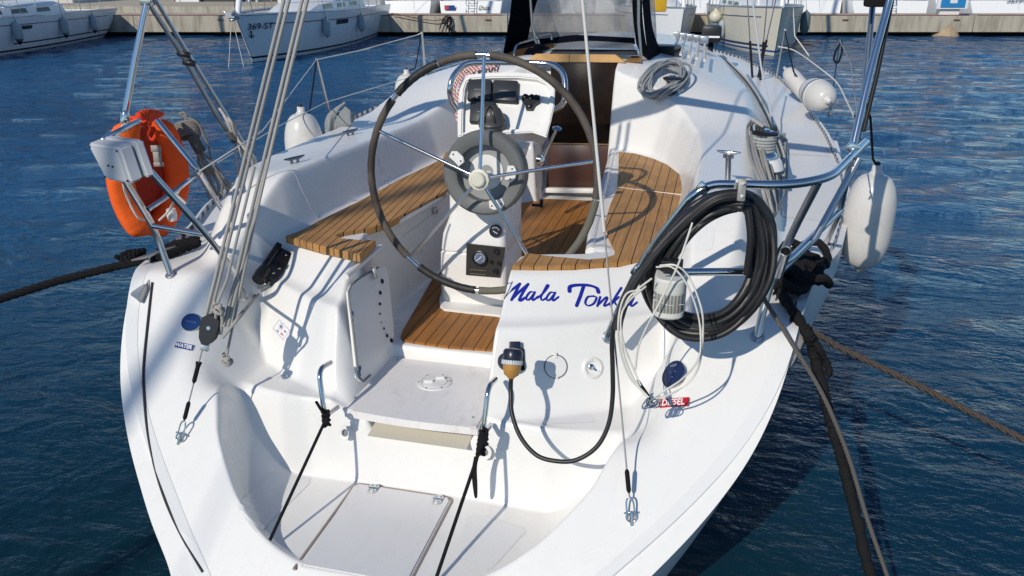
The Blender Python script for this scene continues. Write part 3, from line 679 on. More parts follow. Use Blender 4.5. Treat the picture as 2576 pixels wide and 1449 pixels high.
for u,v in ((.08,.09),(.92,.09),(.08,.9),(.92,.9),(.42,.55),(.56,.56)):
    p=fr_[0]*(1-u)*(1-v)+fr_[1]*u*(1-v)+fr_[2]*u*v+fr_[3]*(1-u)*v; bm=NB(); lathe(bm,[(.0045,-.001),(.0045,.0015)],10,axisM(p,nf)); bobj('screw',bm,M_black,OP)
# starboard pushpit
SP=tobj('pushpit',fillet([P(1530,845,z=1.07),P(1562,770,z=1.2),P(1625,640,z=1.42),P(1745,488,z=1.68),P(1790,464,z=1.715),P(1990,466,z=1.73),P(2090,446,z=1.735),P(2178,358,z=1.75)],.16,8),.0165,M_chrome,BOAT,14)
base_flange(on(1530,848),.0165,M_steel,SP)
tobj('mid_rail',fillet([P(1596,685,z=1.40),P(1920,683,z=1.42),P(1985,655,z=1.43),P(2115,527,z=1.47)],.12,8),.0145,M_chrome,SP,14)
pc_=on(1905,848); pd_=on(2078,612)
tobj('rail_post',fillet([P(2060,455,z=1.73),P(1990,590,z=1.50),P(1930,735,z=1.27),pc_],.1,6),.015,M_steel,SP,14)
tobj('rail_post',fillet([P(2140,410,z=1.73),P(2110,540,z=1.44),pd_],.1,6),.013,M_steel,SP,14)
tobj('rail_post',[P(2160,400,z=1.74),P(2050,600,z=1.45),P(1955,690,z=1.33)],.014,M_steel,SP,14)
base_flange(pc_,.016,M_steel,SP); base_flange(pd_,.013,M_steel,SP)
bm=NB(); a=P(1977,632,z=1.52); b=P(1957,690,z=1.38); tube(bm,[b,a],.0185,16,cap=False); tube(bm,[a,a+(a-b).normalized()*-.002],[.0185,.0155],16,cap=False); tube(bm,[a,b],.0155,16,cap=False)
bobj('rod_holder',bm,M_steel,SP)
for q,z in (((1768,474),1.70),((2144,372),1.76),((1605,683),1.40)):
    bm=NB(); box(bm,(-.022,-.016,-.02),(.022,.016,.02),Matrix.Translation(P(*q,z=z))@Matrix.Rotation(.6,4,'Y'),.006); bobj('rail_clamp',bm,M_chrome,SP)
# bimini hoops
BF=tobj('bimini_frame',fillet([P(2146,368,y=.80),P(2186,190,y=.92),P(2236,5,y=1.05),P(2262,-110,y=1.1),Vector((1.5,1.2,2.72)),Vector((.05,1.25,2.85)),Vector((-1.4,1.2,2.72)),P(384,-70,y=.9)],.12,6),.0155,M_chrome,BOAT,14)
tobj('bimini_pole',[P(2160,350,y=.86),P(2178,200,y=1.05),P(2196,5,y=1.25),P(2204,-90,y=1.35)],.0125,M_steel,BF,12)
tobj('bimini_pole',[P(2172,330,y=.84),P(2208,180,y=.96),P(2244,2,y=1.09)],.009,M_black,BF,10)
bm=NB(); box(bm,(-.05,-.03,-.03),(.05,.03,.05),Matrix.Translation(P(2208,-2,y=1.1)),.012); bobj('bimini_joint',bm,M_blackmat,BF)
# folded bimini cloth bundle, wholly above the frame, throws the broad deck shadow
bm=NB(); tube(bm,spline([P(2212,-8,y=1.15),Vector((1.45,1.3,2.66)),Vector((.05,1.35,2.80)),Vector((-1.35,1.3,2.66)),P(395,-25,y=1.0)],8),[.05+.012*math.sin(i*1.3) for i in range(33)],12); bobj('bimini_bundle',bm,mat('navy_canvas',(.006,.009,.02),.9,spec=.1),BF)
PF=tobj('bimini_frame',[P(312,304,y=.72),P(340,150,y=.80),P(371,0,y=.88),P(384,-70,y=.92)],.0155,M_chrome,BOAT,14)
tobj('bimini_strut',[P(372,6,y=.88),P(460,140,y=1.0),P(545,290,y=1.12),P(600,370,y=1.2),P(640,442,y=1.25)],.0115,M_steel,PF,12)
tobj('bimini_strut',[P(392,0,y=.9),P(470,130,y=1.01),P(560,275,y=1.13),P(612,360,y=1.2),P(655,440,y=1.25)],.0105,M_steel,PF,12)
bm=NB(); box(bm,(-.03,-.02,-.02),(.03,.02,.02),Matrix.Translation(P(370,2,y=.88)),.006); bobj('hinge_clamp',bm,M_chrome,PF)
for q,z in (((462,136),1.0),((476,158),1.01)):
    p=P(*q,y=z); bm=NB(); tube(bm,[p+Vector((-.03,0,.004)),p+Vector((.03,0,-.004))],.016,8); bobj('strap',bm,M_rubber,PF)
bm=NB(); lathe(bm,[(.01,-.03),(.021,-.02),(.021,.02),(.01,.035)],12,axisM(P(315,298,z=1.80),(.3,0,1))); bobj('hinge_foot',bm,M_chrome,PF)
# stanchions with lifelines
def stanchion(b,t,zb,zt,m=M_steel,r=.0125):
    B_=P(*b,z=zb); T_=P(*t,z=zt); o=tobj('stanchion',[B_,T_],[r*1.1,r*.8],m,BOAT,12)
    bm=NB(); lathe(bm,[(.034,0),(.034,.006),(.018,.012),(.016,.05),(.012,.052)],14,Matrix.Translation(B_)); bobj('stanchion_base',bm,m,o); return T_
M_al=mat('dull_alloy',(.55,.55,.54),.35,.8)
s1=stanchion((832,300),(796,150),1.26,1.83,M_al); s2=stanchion((1072,215),(1061,82),1.36,1.95,M_al)
s3=stanchion((2087,292),(2112,100),1.28,1.86,M_steel); s4=stanchion((1953,200),(1975,75),1.33,1.92,M_steel)
M_wirec=mat('coated_wire',(.6,.6,.56),.5)
ep=P(398,302,z=1.78)
tobj('lifeline',[P(500,432,z=1.55)+Vector((0,0,.0)),P(660,330,z=1.70),s1,P(930,122,z=1.85)],.0035,M_wirec,BOAT,6)
tobj('lifeline',[s1,P(900,128,z=1.86),P(1050,88,z=1.93),s2],.0035,M_wirec,BOAT,6)
tobj('lifeline',[P(548,408,z=1.42),P(700,318,z=1.48),P(818,258,z=1.52),P(960,215,z=1.57),P(1150,160,z=1.66),P(1260,122,z=1.72)],.0035,M_wirec,BOAT,6)
tobj('lifeline',[P(2165,360,z=1.75),P(2140,160,z=1.8),s3],.0035,M_wire,BOAT,6)
# backstay legs and tackle
APEX=P(1267,-2103,x=XC); 
def anchor(px,py):
    p=on(px,py); return p,norm_at(p)
aL,nL=anchor(448,1118); aR,nR=anchor(1590,1322)
def chainplate(p,n,d,m=M_chrome):
    o=tobj('chainplate',[p,p+d*.045],.007,m,BOAT,10)
    x=d.cross(n).normalized(); pts=[p+d*.03+x*math.cos(t)*.018+d*math.sin(t)*.018 for t in np.linspace(0,2*math.pi,16,endpoint=False)]
    tobj('ring',pts,.0035,m,o,8,True)
    u=[p+d*.04+x*.014,p+d*.085+x*.012,p+d*.10,p+d*.085-x*.012,p+d*.04-x*.014]; tobj('shackle',spline(u,4),.0035,m,o,8)
    tobj('shackle_pin',[p+d*.045-x*.024,p+d*.045+x*.024],.0035,m,o,8)
    return o
dL=(APEX-aL).normalized(); dR=(APEX-aR).normalized()
chainplate(aL,nL,dL); chainplate(aR,nR,dR)
BSR=tobj('backstay',[aR+dR*.10,APEX],.0032,M_wire,BOAT,8); tobj('terminal_sleeve',[aR+dR*.115,aR+dR*.125,aR+dR*.19,aR+dR*.20],[.004,.0085,.0085,.004],M_blackmat,BSR,10)
tobj('rope_cover',[P(1530,640,s=0) if False else aR+dR*1.05,aR+dR*1.6,aR+dR*2.4,APEX],.0062,M_rwhite,BSR,8)
def param(pxy):   # distance along the port leg seen at image row
    return min(np.linspace(0,3,1500),key=lambda t:abs(proj_(aL+dL*t)[1]-pxy))
tb=param(822)
BSL=tobj('backstay',[aL+dL*.10,aL+dL*(tb-.10)],.0032,M_wire,BOAT,8)
tobj('terminal_sleeve',[aL+dL*.105,aL+dL*.115,aL+dL*.175,aL+dL*.185],[.004,.0085,.0085,.004],M_blackmat,BSL,10)
tobj('terminal_sleeve',[aL+dL*(tb-.24),aL+dL*(tb-.23),aL+dL*(tb-.17),aL+dL*(tb-.15)],[.004,.009,.009,.013],M_blackmat,BSL,10)
lx=dL.cross(Vector((CAM-aL))).normalized()  # sideways as the sheaves lie
fx=Vector((.93,.35,0)); fx=(fx-dL*fx.dot(dL)).normalized()
bc=aL+dL*tb+Vector((.012,0,0)); fn=fx.cross(dL).normalized()
M_blk=Matrix((fx,dL,fn)).transposed().to_4x4(); M_blk.translation=bc
bm=NB()
for s in (-.030,-.010,.010,.030):
    prism(bm,[(-.012,-.072),(.012,-.072),(.028,-.048),(.037,.0),(.035,.035),(.016,.052),(-.016,.052),(-.035,.035),(-.037,.0),(-.028,-.048)],M_blk@Matrix.Translation((0,0,s-.003)),.006)
bmesh.ops.bevel(bm,geom=bm.edges[:],offset=.0015,segments=1,affect='EDGES')
TK=bobj('tackle_block',bm,mat('block_dark',(.02,.022,.025),.4),BOAT)
for s in (-.02,.0,.02):
    bm=NB(); lathe(bm,[(.0005,-.006),(.031,-.006),(.026,0),(.031,.006),(.0005,.006)],24,M_blk@Matrix.Translation((0,0,s))); bobj('sheave',bm,mat('sheave_grey',(.09,.1,.11),.4),TK)
bm=NB(); lathe(bm,[(.006,-.036),(.008,.036)],12,M_blk); bobj('axle',bm,M_steel,TK)
bm=NB(); box(bm,(-.016,-.10,-.012),(.016,-.06,.012),M_blk,.004); bobj('swivel',bm,M_steel,TK)
# the four falls of the tackle run up to an upper block out of frame
UB=aL+dL*(tb+2.3)
def fall(px0,py0,px1,py1,r,m,dy=0):
    a=P(px0,py0,y=bc.y+dy); b=a+(UB-bc)*.0
    # top passes the pixel at the frame edge, at the depth of the leg
    k=param(max(py1,5)); q=aL+dL*param(20); b=P(px1,py1,y=q.y+dy); e=b+(b-a).normalized()*.9
    return [a,b,e]
for i,(x0,x1,r,dy) in enumerate(((510,714,.0072,0),(521,727,.0072,.012),(560,760,.0072,0),(570,773,.0075,.01))):
    tobj('tackle_rope',fall(x0+3,815 if i<2 else 822,x1,0,r,M_rgrey,dy),r,M_rgrey,TK,10)
tobj('tackle_rope',[P(568,905,y=bc.y+.03),P(590,800,y=bc.y+.05),P(640,560,y=bc.y+.12),P(700,300,y=bc.y+.2)],.0055,M_rgrey,TK,10)
# rope eye just above the block
p=P(549,775,y=bc.y-.01); bm=NB()
for k in range(3): tube(bm,spline([p+Vector((.022*math.cos(t+k),.015*math.sin(t),.012*k-.012+.008*math.sin(2*t))) for t in np.linspace(0,2*math.pi,7)[:-1]],4,True),.007,8,closed=True)
tube(bm,[p+Vector((-.012,0,-.01)),P(543,815,y=bc.y),P(533,835,y=bc.y)],.006,8); tube(bm,[p+Vector((.015,0,-.01)),P(560,810,y=bc.y),P(555,840,y=bc.y)],.0075,8); tube(bm,[p+Vector((0,0,.02)),P(572,700,y=bc.y+.03),P(640,420,y=bc.y+.08)],.006,8)
bobj('rope_eye',bm,M_rgrey,TK)
p=P(570,903,y=bc.y+.02); bm=NB()
for k in range(3): tube(bm,spline([p+Vector((.020*math.cos(t+k),.018*math.sin(t),.012*k-.016+.006*math.sin(2*t))) for t in np.linspace(0,2*math.pi,7)[:-1]],4,True),.0075,8,closed=True)
bobj('stopper_knot',bm,M_rgrey,TK)
# jammer hanging on the quarter, with two tails to the block
jp=on(688,682); jn=norm_at(jp); ja=P(722,640,y=jp.y); jb=P(655,712,y=jp.y-.14)
ax=(on(716,632)-on(660,722)).normalized(); Mj=axisM(jp+jn*.035,jn,ax)
bm=NB(); Mj=Mj@Matrix.Scale(1.3,4); box(bm,(-.032,-.075,-.02),(.032,.075,.03),Mj,.008); JM=bobj('rope_jammer',bm,M_black,BOAT)
bm=NB(); tube(bm,[Mj@Vector((-.03,-.07,.02)),Mj@Vector((-.03,.075,.035))],.017,12); bobj('jammer_cam',bm,mat('gloss_black',(.01,.012,.016),.15),JM)
bm=NB(); lathe(bm,[(.0005,-.03),(.024,-.03),(.027,0),(.024,.03),(.0005,.03)],20,Mj@Matrix.Translation((-.022,-.07,.015))@Matrix.Rotation(math.pi/2,4,'X')); bobj('jammer_sheave',bm,M_black,JM)
for q in ((.012,.05),(.012,-.05),(.02,-.02)):
    bm=NB(); lathe(bm,[(.004,.03),(.004,.032)],8,Mj@Matrix.Translation((q[0],q[1],0))); bobj('rivet',bm,M_chrome,JM)
for dx in (0,.022):
    tobj('tackle_tail',spline([Mj@Vector((-.02+dx*1.6,-.08,.01)),P(640+dx*300,745,y=jp.y-.12),P(605+dx*200,790,y=bc.y+.06),P(560,850,y=bc.y)],6),.0055,M_rgrey,TK,8)
# winches
def winch(base,h,r,name='winch',m=M_chrome,M=None):
    M=M or Matrix.Translation(base); bm=NB()
    lathe(bm,[(r*1.35,0),(r*1.4,h*.10),(r*1.25,h*.22),(r*.95,h*.32),(r*.82,h*.5),(r*.86,h*.72),(r*1.15,h*.86),(r*1.18,h*.93),(r*.9,h*.97),(r*.5,h),(r*.4,h*1.05),(.0005,h*1.05)],32,M); o=bobj(name,bm,m,BOAT)
    bm=NB(); lathe(bm,[(r*1.20,h*.87),(r*1.22,h*.94),(r*.85,h*.985),(r*.5,h*.985)],32,M,cap=False); bobj('winch_jaw',bm,M_black,o); return o
w1=on(1922,372); w1z=Vector((w1.x,w1.y,w1.z))
WPOS=P(1918,392,z=1.44); winch(Vector((WPOS.x,WPOS.y,1.42)),.165,.062)
W2=P(1690,225,z=1.66); winch(Vector((W2.x,W2.y,1.60)),.15,.055)
W3=P(868,318,z=1.46); winch(Vector((W3.x,W3.y,1.42)),.14,.055)
# winch plinths (moulded)
for c,r,h,z in ((WPOS,.11,.06,1.37),(W3,.1,.05,1.37),(W2,.1,.05,1.56)):
    bm=NB(); lathe(bm,[(r*1.15,0),(r,h*.8),(r*.9,h)],28,Matrix.Translation((c.x,c.y,z))); bobj('winch_plinth',bm,M_gel,BOAT)
# starboard winch handle-like pillar with wing cleat
a=on(1832,470)+Vector((0,0,-.05)); t_=P(1833,387,y=a.y-.02); tobj('pillar_pin',[a,t_],.013,M_steel,BOAT,12)
def cleat(p,n,d,L_=.075,m=M_chrome,name='cleat'):
    d=Vector(d); n=Vector(n); d=(d-n*d.dot(n)).normalized(); bm=NB()
    tube(bm,[p+n*.03-d*L_,p+n*.026-d*L_*.5,p+n*.026+d*L_*.5,p+n*.03+d*L_],[.004,.009,.009,.004],10)
    for s in (-.3,.3): tube(bm,[p+d*L_*s,p+n*.026+d*L_*s],.008,8)
    return bobj(name,bm,m,BOAT)
cleat(t_-Vector((0,0,.02)),(0,0,1),(1,-.2,0),.055)
c1=on(742,410); cleat(c1,norm_at(c1),(.35,1,0),.07,mat('dark_steel',(.2,.22,.26),.25,1),'coaming_cleat')
c1=on(882,340); cleat(c1,norm_at(c1),(.3,1,0),.07,mat('dark_steel',(.2,.22,.26),.25,1),'coaming_cleat')
c2=on(400,648); cleat(P(395,650,z=1.14),(0,0,1),(.3,1,0),.13,M_al,'mooring_cleat')
c3=on(1975,735); cleat(P(1960,735,z=1.15),(0,0,1),(.3,1,0),.13,M_chrome,'mooring_cleat')
# corner castings
def casting(pix,zs,th,m=M_al):
    bm=NB(); ps=[P(a,b,z=z) for (a,b),z in zip(pix,zs)]; v=[bm.verts.new(p) for p in ps]; f=bm.faces.new(v); f.normal_update(); n=f.normal if f.normal.z>0 else -f.normal
    r=bmesh.ops.extrude_face_region(bm,geom=[f])
    for q in r['geom']:
        if isinstance(q,bmesh.types.BMVert): q.co+=n*th
    bmesh.ops.bevel(bm,geom=bm.edges[:],offset=.004,segments=2,affect='EDGES'); return bobj('corner_fairlead',bm,m,BOAT)
casting([(326,740),(345,752),(362,720),(395,675),(388,660),(358,700)],[1.05,1.05,1.09,1.12,1.12,1.09],.03)
casting([(1958,918),(1988,925),(2012,880),(2030,838),(2015,836),(1985,860)],[1.01,1.01,1.07,1.11,1.11,1.08],.03)
# perforated toe rail
M_toe=mat('perforated_alloy',(.6,.6,.6),.35,.8); _v=texco(M_toe); _s=N(M_toe,'ShaderNodeSeparateXYZ'); L(M_toe,_v,_s.inputs[0])
_f=math_(M_toe,'GREATER_THAN',math_(M_toe,'ABSOLUTE',math_(M_toe,'SUBTRACT',math_(M_toe,'FRACT',math_(M_toe,'MULTIPLY',_s.outputs[1],9.0)),.5)),.28); L(M_toe,mixc(M_toe,_f,(.6,.6,.6),(.05,.05,.05)),B(M_toe).inputs['Base Color'])
def toerail(side):
    ys=np.linspace(.42,10.9,190); bm=NB(); off=.035; prev=None
    for y in ys:
        h=float(half(np.array([y]))[0])-off; z=float(deckz(np.array([y]))[0]); x=XC+side*h
        r=[bm.verts.new((x-.004,y,z)),bm.verts.new((x-.004,y,z+.03)),bm.verts.new((x+.004,y,z+.03)),bm.verts.new((x+.004,y,z))]
        if prev:
            for k in range(3): bm.faces.new((prev[k],r[k],r[k+1],prev[k+1]))
        prev=r
    o=bobj('toe_rail',bm,M_toe,BOAT,sharp=30)
toerail(-1); toerail(1)
# filler caps and labels on the transom wings
def cap(px,py,r,m,label=None):
    p=on(px,py); n=norm_at(p,.05); bm=NB(); M=axisM(p+n*.003,n,(0,.74,.673)); lathe(bm,[(r*1.08,-.004),(r*1.08,.004),(r*1.02,.007),(r*.98,.005),(r*.6,.0065),(.0005,.007)],36,M); o=bobj('filler_cap',bm,m,BOAT)
    bm=NB(); lathe(bm,[(r*1.03,.002),(r*1.09,.006),(r*1.12,.0),(r*1.12,-.004)],36,M,cap=False); bobj('cap_ring',bm,M_steel,o); return M,o
M1,o1=cap(482,812,.038,mat('blue_cap',(.02,.06,.2),.2)); text_obj('cap_text','WATER',M1@Matrix.Translation((0,0,.0072)),.014,mat('faint_blue',(.12,.2,.4),.4),o1,extrude=.0003)
M2,o2=cap(1697,943,.052,M_navy); text_obj('cap_text','DIESEL',M2@Matrix.Translation((0,.036,.0072)),.013,mat('faint_letter',(.3,.35,.45),.4),o2,extrude=.0003)
for q in ((-.012,.008),(.012,.008),(.0,-.014)):
    bm=NB(); lathe(bm,[(.004,.007),(.004,.009)],10,M2@Matrix.Translation((q[0],q[1],0))); bobj('cap_stud',bm,M_chrome,o2)
def label_plate(px,py,w_,h_,mb,txt,rot,ts,n=Vector((0,-.673,.74)),border=None):
    p=on(px,py); n=norm_at(p,.05); M=axisM(p+n*.003,n,(0,.74,.673))@Matrix.Rotation(rot,4,'Z'); bm=NB(); box(bm,(-w_/2,-h_/2,-.003),(w_/2,h_/2,.0015),M); o=bobj('tank_label',bm,mb,BOAT,False)
    text_obj('lettering',txt,M@Matrix.Translation((0,-.0005,.002)),ts,M_cwhite,o,extrude=.0004,bold=.0009,scale=(.92,1)); return o
label_plate(463,871,.075,.026,mat('label_blue',(.01,.03,.25),.4),'WATER',-.02,.024)
label_plate(1695,1013,.125,.034,M_red,'DIESEL',.0,.036)
# boat name
def face_frame(px,py):
    p=on(px,py); return p,norm_at(p,.05)
p,n=face_frame(1430,745)
n=Vector((.0,-.66,.75))
def name_at(px,py,s,size,sc,rot,lift=.004,shear=.35,bold=.002):
    p,n0=face_frame(px,py); nn=Vector((n0.x*.5,n0.y,n0.z)).normalized(); M=axisM(p+nn*lift,nn,(0,0,1))@Matrix.Rotation(rot,4,'Z'); return M
# script letters drawn as pen strokes on the helm-seat back
def strokes(name,chars,m):
    bm=NB()
    for pts,r in chars:
        q=spline([Vector((a,b,0)) for a,b in pts],5); out=[]
        for v in q:
            s=on(v.x,v.y); out.append(s+norm_at(s,.03)*.0015)
        rs=[]
        for i in range(len(out)): rs.append(r*(1.0))
        # flat ribbon
        fr=frames(out); prev=None
        for i,(p_,(t,u,v)) in enumerate(zip(out,fr)):
            nn=norm_at(p_,.03); sd_=t.cross(nn).normalized(); wpen=r*(.65+.55*abs(t.normalized().dot(Vector((.25,.1,.95)).normalized())))
            row=[bm.verts.new(p_+sd_*wpen),bm.verts.new(p_+nn*.0008),bm.verts.new(p_-sd_*wpen)]
            if prev:
                bm.faces.new((prev[0],prev[1],row[1],row[0])); bm.faces.new((prev[1],prev[2],row[2],row[1]))
            prev=row
        for pe in (out[0],out[-1]):
            nn=norm_at(pe,.03); a_=axisM(pe+nn*.0002,nn); vs=[bm.verts.new(a_@Vector((math.cos(t)*r*1.0,math.sin(t)*r*1.0,0))) for t in np.linspace(0,2*math.pi,10,endpoint=False)]; bm.faces.new(vs)
    o=bobj(name,bm,m,BOAT,False); return o
G=[]
def zq(l): return [(1143.0+.2083*a,603.7+.2083*b) for a,b in l]     # pixels of the enlarged crop -> photo
Wd=.0062
G.append((zq([(605,560),(640,530),(695,515)]),Wd*1.1)); G.append((zq([(695,515),(660,600),(605,710)]),Wd))
G.append((zq([(612,700),(690,610),(790,530)]),Wd)); G.append((zq([(790,530),(745,620),(690,725)]),Wd)); G.append((zq([(694,715),(780,630),(890,535)]),Wd)); G.append((zq([(890,535),(830,630),(785,720),(800,735),(850,700)]),Wd))
def small_a(cx,cy,s=1.0):
    G.append((zq([(cx+45*s,cy-45*s),(cx-5*s,cy-50*s),(cx-50*s,cy+10*s),(cx-45*s,cy+45*s),(cx-10*s,cy+35*s),(cx+45*s,cy-35*s)]),Wd*.8)); G.append((zq([(cx+52*s,cy-48*s),(cx+22*s,cy+20*s),(cx+30*s,cy+50*s),(cx+90*s,cy+5*s)]),Wd*.8))
small_a(920,680); small_a(1165,685)
G.append((zq([(1005,700),(1075,640),(1135,560),(1120,545),(1085,610),(1045,690),(1060,730),(1110,700)]),Wd*.75))
G.append((zq([(1390,620),(1395,570),(1450,550),(1560,545),(1650,555),(1720,585),(1738,630)]),Wd*1.5)); G.append((zq([(1560,560),(1520,680),(1475,795)]),Wd*1.25))
G.append((zq([(1680,680),(1610,690),(1580,760),(1615,795),(1680,770),(1715,700),(1680,680)]),Wd*.85))
G.append((zq([(1760,690),(1725,800)]),Wd*.85)); G.append((zq([(1740,780),(1830,695),(1845,710),(1810,780),(1815,800),(1880,765)]),Wd*.8))
G.append((zq([(2015,580),(1950,680),(1885,795)]),Wd*.9)); G.append((zq([(1900,770),(1985,690)]),Wd*.8)); G.append((zq([(1930,740),(1960,790),(2010,780)]),Wd*.8))
small_a(2110,750,1.05)
strokes('boat_name',G,M_blue)
# small diamond sticker
def decal_line(name,pix,r,m,closed=True): 
    pts=[on(a,b)+norm_at(on(a,b),.03)*.001 for a,b in pix]; return tobj(name,pts,r,m,BOAT,6,closed)
zs=lambda l:[(436+.1824*a,590.3+.1824*b) for a,b in l]
ds=decal_line('club_sticker',zs([(1465,1175),(1610,1325),(1515,1449),(1375,1290)]),.0011,mat('sticker_blue',(.25,.32,.6),.5))
def deco(pts,r,m): 
    o=tobj('sticker_mark',[on(a,b)+norm_at(on(a,b),.03)*.001 for a,b in zs(pts)],r,m,ds,5); return o
mb=mat('sticker_navy',(.05,.08,.4),.5); mr=mat('sticker_red',(.6,.08,.06),.5)
deco([(1488,1215),(1490,1320)],.0010,mb); deco([(1450,1270),(1530,1275)],.0010,mb); deco([(1462,1235),(1515,1305)],.0008,mb); deco([(1515,1240),(1462,1300)],.0008,mb); deco([(1480,1262),(1498,1268)],.003,mb)
p,n0=face_frame(*zs([(1440,1328)])[0]); Mt=axisM(on(*zs([(1440,1328)])[0])+n0*.0015,n0)
text_obj('sticker_text','ACI',Mt@Matrix.Rotation(-.1,4,'Z'),.014,mb,ds,font_shear=.2,extrude=.0002)
q=zs([(1545,1335)])[0]; text_obj('sticker_text','Split',axisM(on(*q)+norm_at(on(*q),.03)*.0015,norm_at(on(*q),.03))@Matrix.Rotation(-.1,4,'Z'),.013,mb,ds,font_shear=.2,extrude=.0002)
q=zs([(1500,1375)])[0]; text_obj('sticker_text','2012',axisM(on(*q)+norm_at(on(*q),.03)*.0015,norm_at(on(*q),.03))@Matrix.Rotation(-.1,4,'Z'),.015,mr,ds,extrude=.0002)
# shore power socket, blank cap, deck wash fitting on the helm-seat back
def lowface(px,py): 
    p=on(px,py); return p,norm_at(p,.06)
p,n=lowface(1296,905); M=axisM(p,n); bm=NB(); box(bm,(-.038,-.045,-.01),(.038,.045,.012),M,.006); SK=bobj('power_socket',bm,M_blackmat,BOAT)
bm=NB(); box(bm,(-.025,.03,.01),(.022,.075,.030),M,.005); bobj('socket_lid',bm,mat('lid_dark',(.015,.02,.04),.3),SK)
PLM=axisM(M@Vector((-.012,.0,.01)),Vector((-.10,-.80,.28)).normalized())
p,n=lowface(1398,922); M=axisM(p,n); bm=NB(); lathe(bm,[(.046,-.004),(.046,.005),(.043,.008),(.0005,.009)],40,M); BC=bobj('blank_cap',bm,M_white,BOAT)
bm=NB(); box(bm,(-.007,.032,.0),(.007,.058,.012),M,.003); box(bm,(-.006,-.052,.0),(.006,-.036,.009),M,.003); bobj('cap_tab',bm,M_white,BC)
bm=NB(); tube(bm,[M@Vector((math.cos(t)*.0475,math.sin(t)*.0475,.002)) for t in np.linspace(0,2*math.pi,40,endpoint=False)],.0018,6,closed=True); bobj('cap_gasket',bm,M_black,BC)
p,n=lowface(1490,925); M=axisM(p,n); bm=NB(); lathe(bm,[(.047,-.004),(.047,.004),(.038,.009),(.027,.006),(.024,-.012)],36,M,cap=False); DW=bobj('deck_wash',bm,M_white,BOAT)
bm=NB(); lathe(bm,[(.0005,-.004),(.026,-.004)],24,M,cap=False); bobj('wash_recess',bm,mat('recess_dark',(.12,.11,.10),.3,.5),DW)
bm=NB(); lathe(bm,[(.010,-.004),(.013,.006),(.008,.010),(.0005,.010)],14,M@Matrix.Translation((-.006,.004,0))); box(bm,(-.004,-.018,.0),(.004,.016,.008),M@Matrix.Rotation(.8,4,'Z')); bobj('wash_valve',bm,M_chrome,DW)
for t in (1.57,3.7,5.7):
    bm=NB(); lathe(bm,[(.003,.006),(.003,.0085)],8,M@Matrix.Translation((math.cos(t)*.034,math.sin(t)*.034,0))); bobj('screw',bm,M_steel,DW)
# ------------------------------------------------------------ sprayhood and sliding hatch
def hood(name,pts,m,th=.006,sub=2):
    bm=NB(); v=[bm.verts.new(p) for p in pts]; f=bm.faces.new(v); r=bmesh.ops.extrude_face_region(bm,geom=[f])
    f.normal_update()
    for q in r['geom']:
        if isinstance(q,bmesh.types.BMVert): q.co+=Vector((0,th,0))
    return bobj(name,bm,m,BOAT,False)
M_canvas=mat('navy_canvas')
def vinyl():
    m=mat('clear_vinyl',(.5,.51,.54),.3,spec=.5); v=texco(m,(3,3,1)); n=noise(m,v,2.2,5,.6,.8); f=ramp(m,n,[(.35,(.6,.6,.6)),(.7,(.93,.93,.93))]); L(m,f,B(m).inputs['Alpha']); L(m,bump(m,noise(m,v,1.5,3),.35,.03),B(m).inputs['Normal']); return m
M_vin=vinyl()
yb=4.35; yt_=4.05
def PH(l): return [P(a,b,y=c) for a,b,c in l]
bot=[(1326,97,4.30),(1380,96,4.40),(1440,88,4.45),(1500,90,4.45),(1597,95,4.40)]
topw=[(1362,-40,4.0),(1420,-45,4.1),(1480,-48,4.12),(1530,-45,4.1),(1588,-40,4.0)]
bm=NB(); a=[bm.verts.new(p) for p in spline(PH(bot),4)]; b=[bm.verts.new(p) for p in spline(PH(topw),4)]
for i in range(len(a)-1): bm.faces.new((a[i],a[i+1],b[i+1],b[i]))
SH=bobj('sprayhood_window',bm,M_vin,BOAT)
def strip(name,A_,B_,m,parent=BOAT,th=.01):
    bm=NB(); a=[bm.verts.new(p) for p in A_]; b=[bm.verts.new(p) for p in B_]
    for i in range(len(a)-1): bm.faces.new((a[i],a[i+1],b[i+1],b[i]))
    r=bmesh.ops.solidify(bm,geom=bm.faces[:],thickness=th); return bobj(name,bm,m,parent)
strip('sprayhood_hem',spline(PH(bot),4),spline(PH([(1318,122,4.2),(1380,116,4.32),(1440,107,4.38),(1500,106,4.38),(1598,112,4.32)]),4),M_canvas)
strip('sprayhood_canvas',spline(PH([(1292,-60,3.75),(1282,40,3.8),(1264,142,3.9)]),6),spline(PH([(1372,-60,4.0),(1340,40,4.15),(1326,110,4.3)]),6),M_canvas)
strip('sprayhood_canvas',spline(PH([(1264,142,3.9),(1300,146,3.75),(1352,140,3.6)]),4),spline(PH([(1322,90,4.2),(1330,100,4.2),(1382,118,4.1)]),4),M_canvas)
strip('sprayhood_canvas',spline(PH([(1588,-60,4.0),(1592,40,4.2),(1600,110,4.3)]),6),spline(PH([(1615,-60,3.7),(1618,60,3.75),(1640,190,3.8)]),6),M_canvas)
strip('sprayhood_canvas',spline(PH([(1612,-60,3.75),(1620,60,3.78),(1636,186,3.8)]),6),spline(PH([(1632,-60,4.3),(1640,60,4.4),(1662,130,4.5)]),6),M_canvas)
strip('side_window',spline(PH([(1628,-40,4.2),(1630,40,4.28),(1638,110,4.3)]),6),spline(PH([(1644,-40,4.6),(1650,50,4.7),(1652,100,4.75)]),6),M_vin)
tobj('hood_hoop',PH([(1333,-10,3.98),(1338,60,3.99),(1350,110,4.0)]),.012,M_steel,BOAT,10); tobj('hood_hoop',PH([(1606,-10,3.68),(1606,60,3.69),(1613,148,3.7)]),.011,M_steel,BOAT,10)
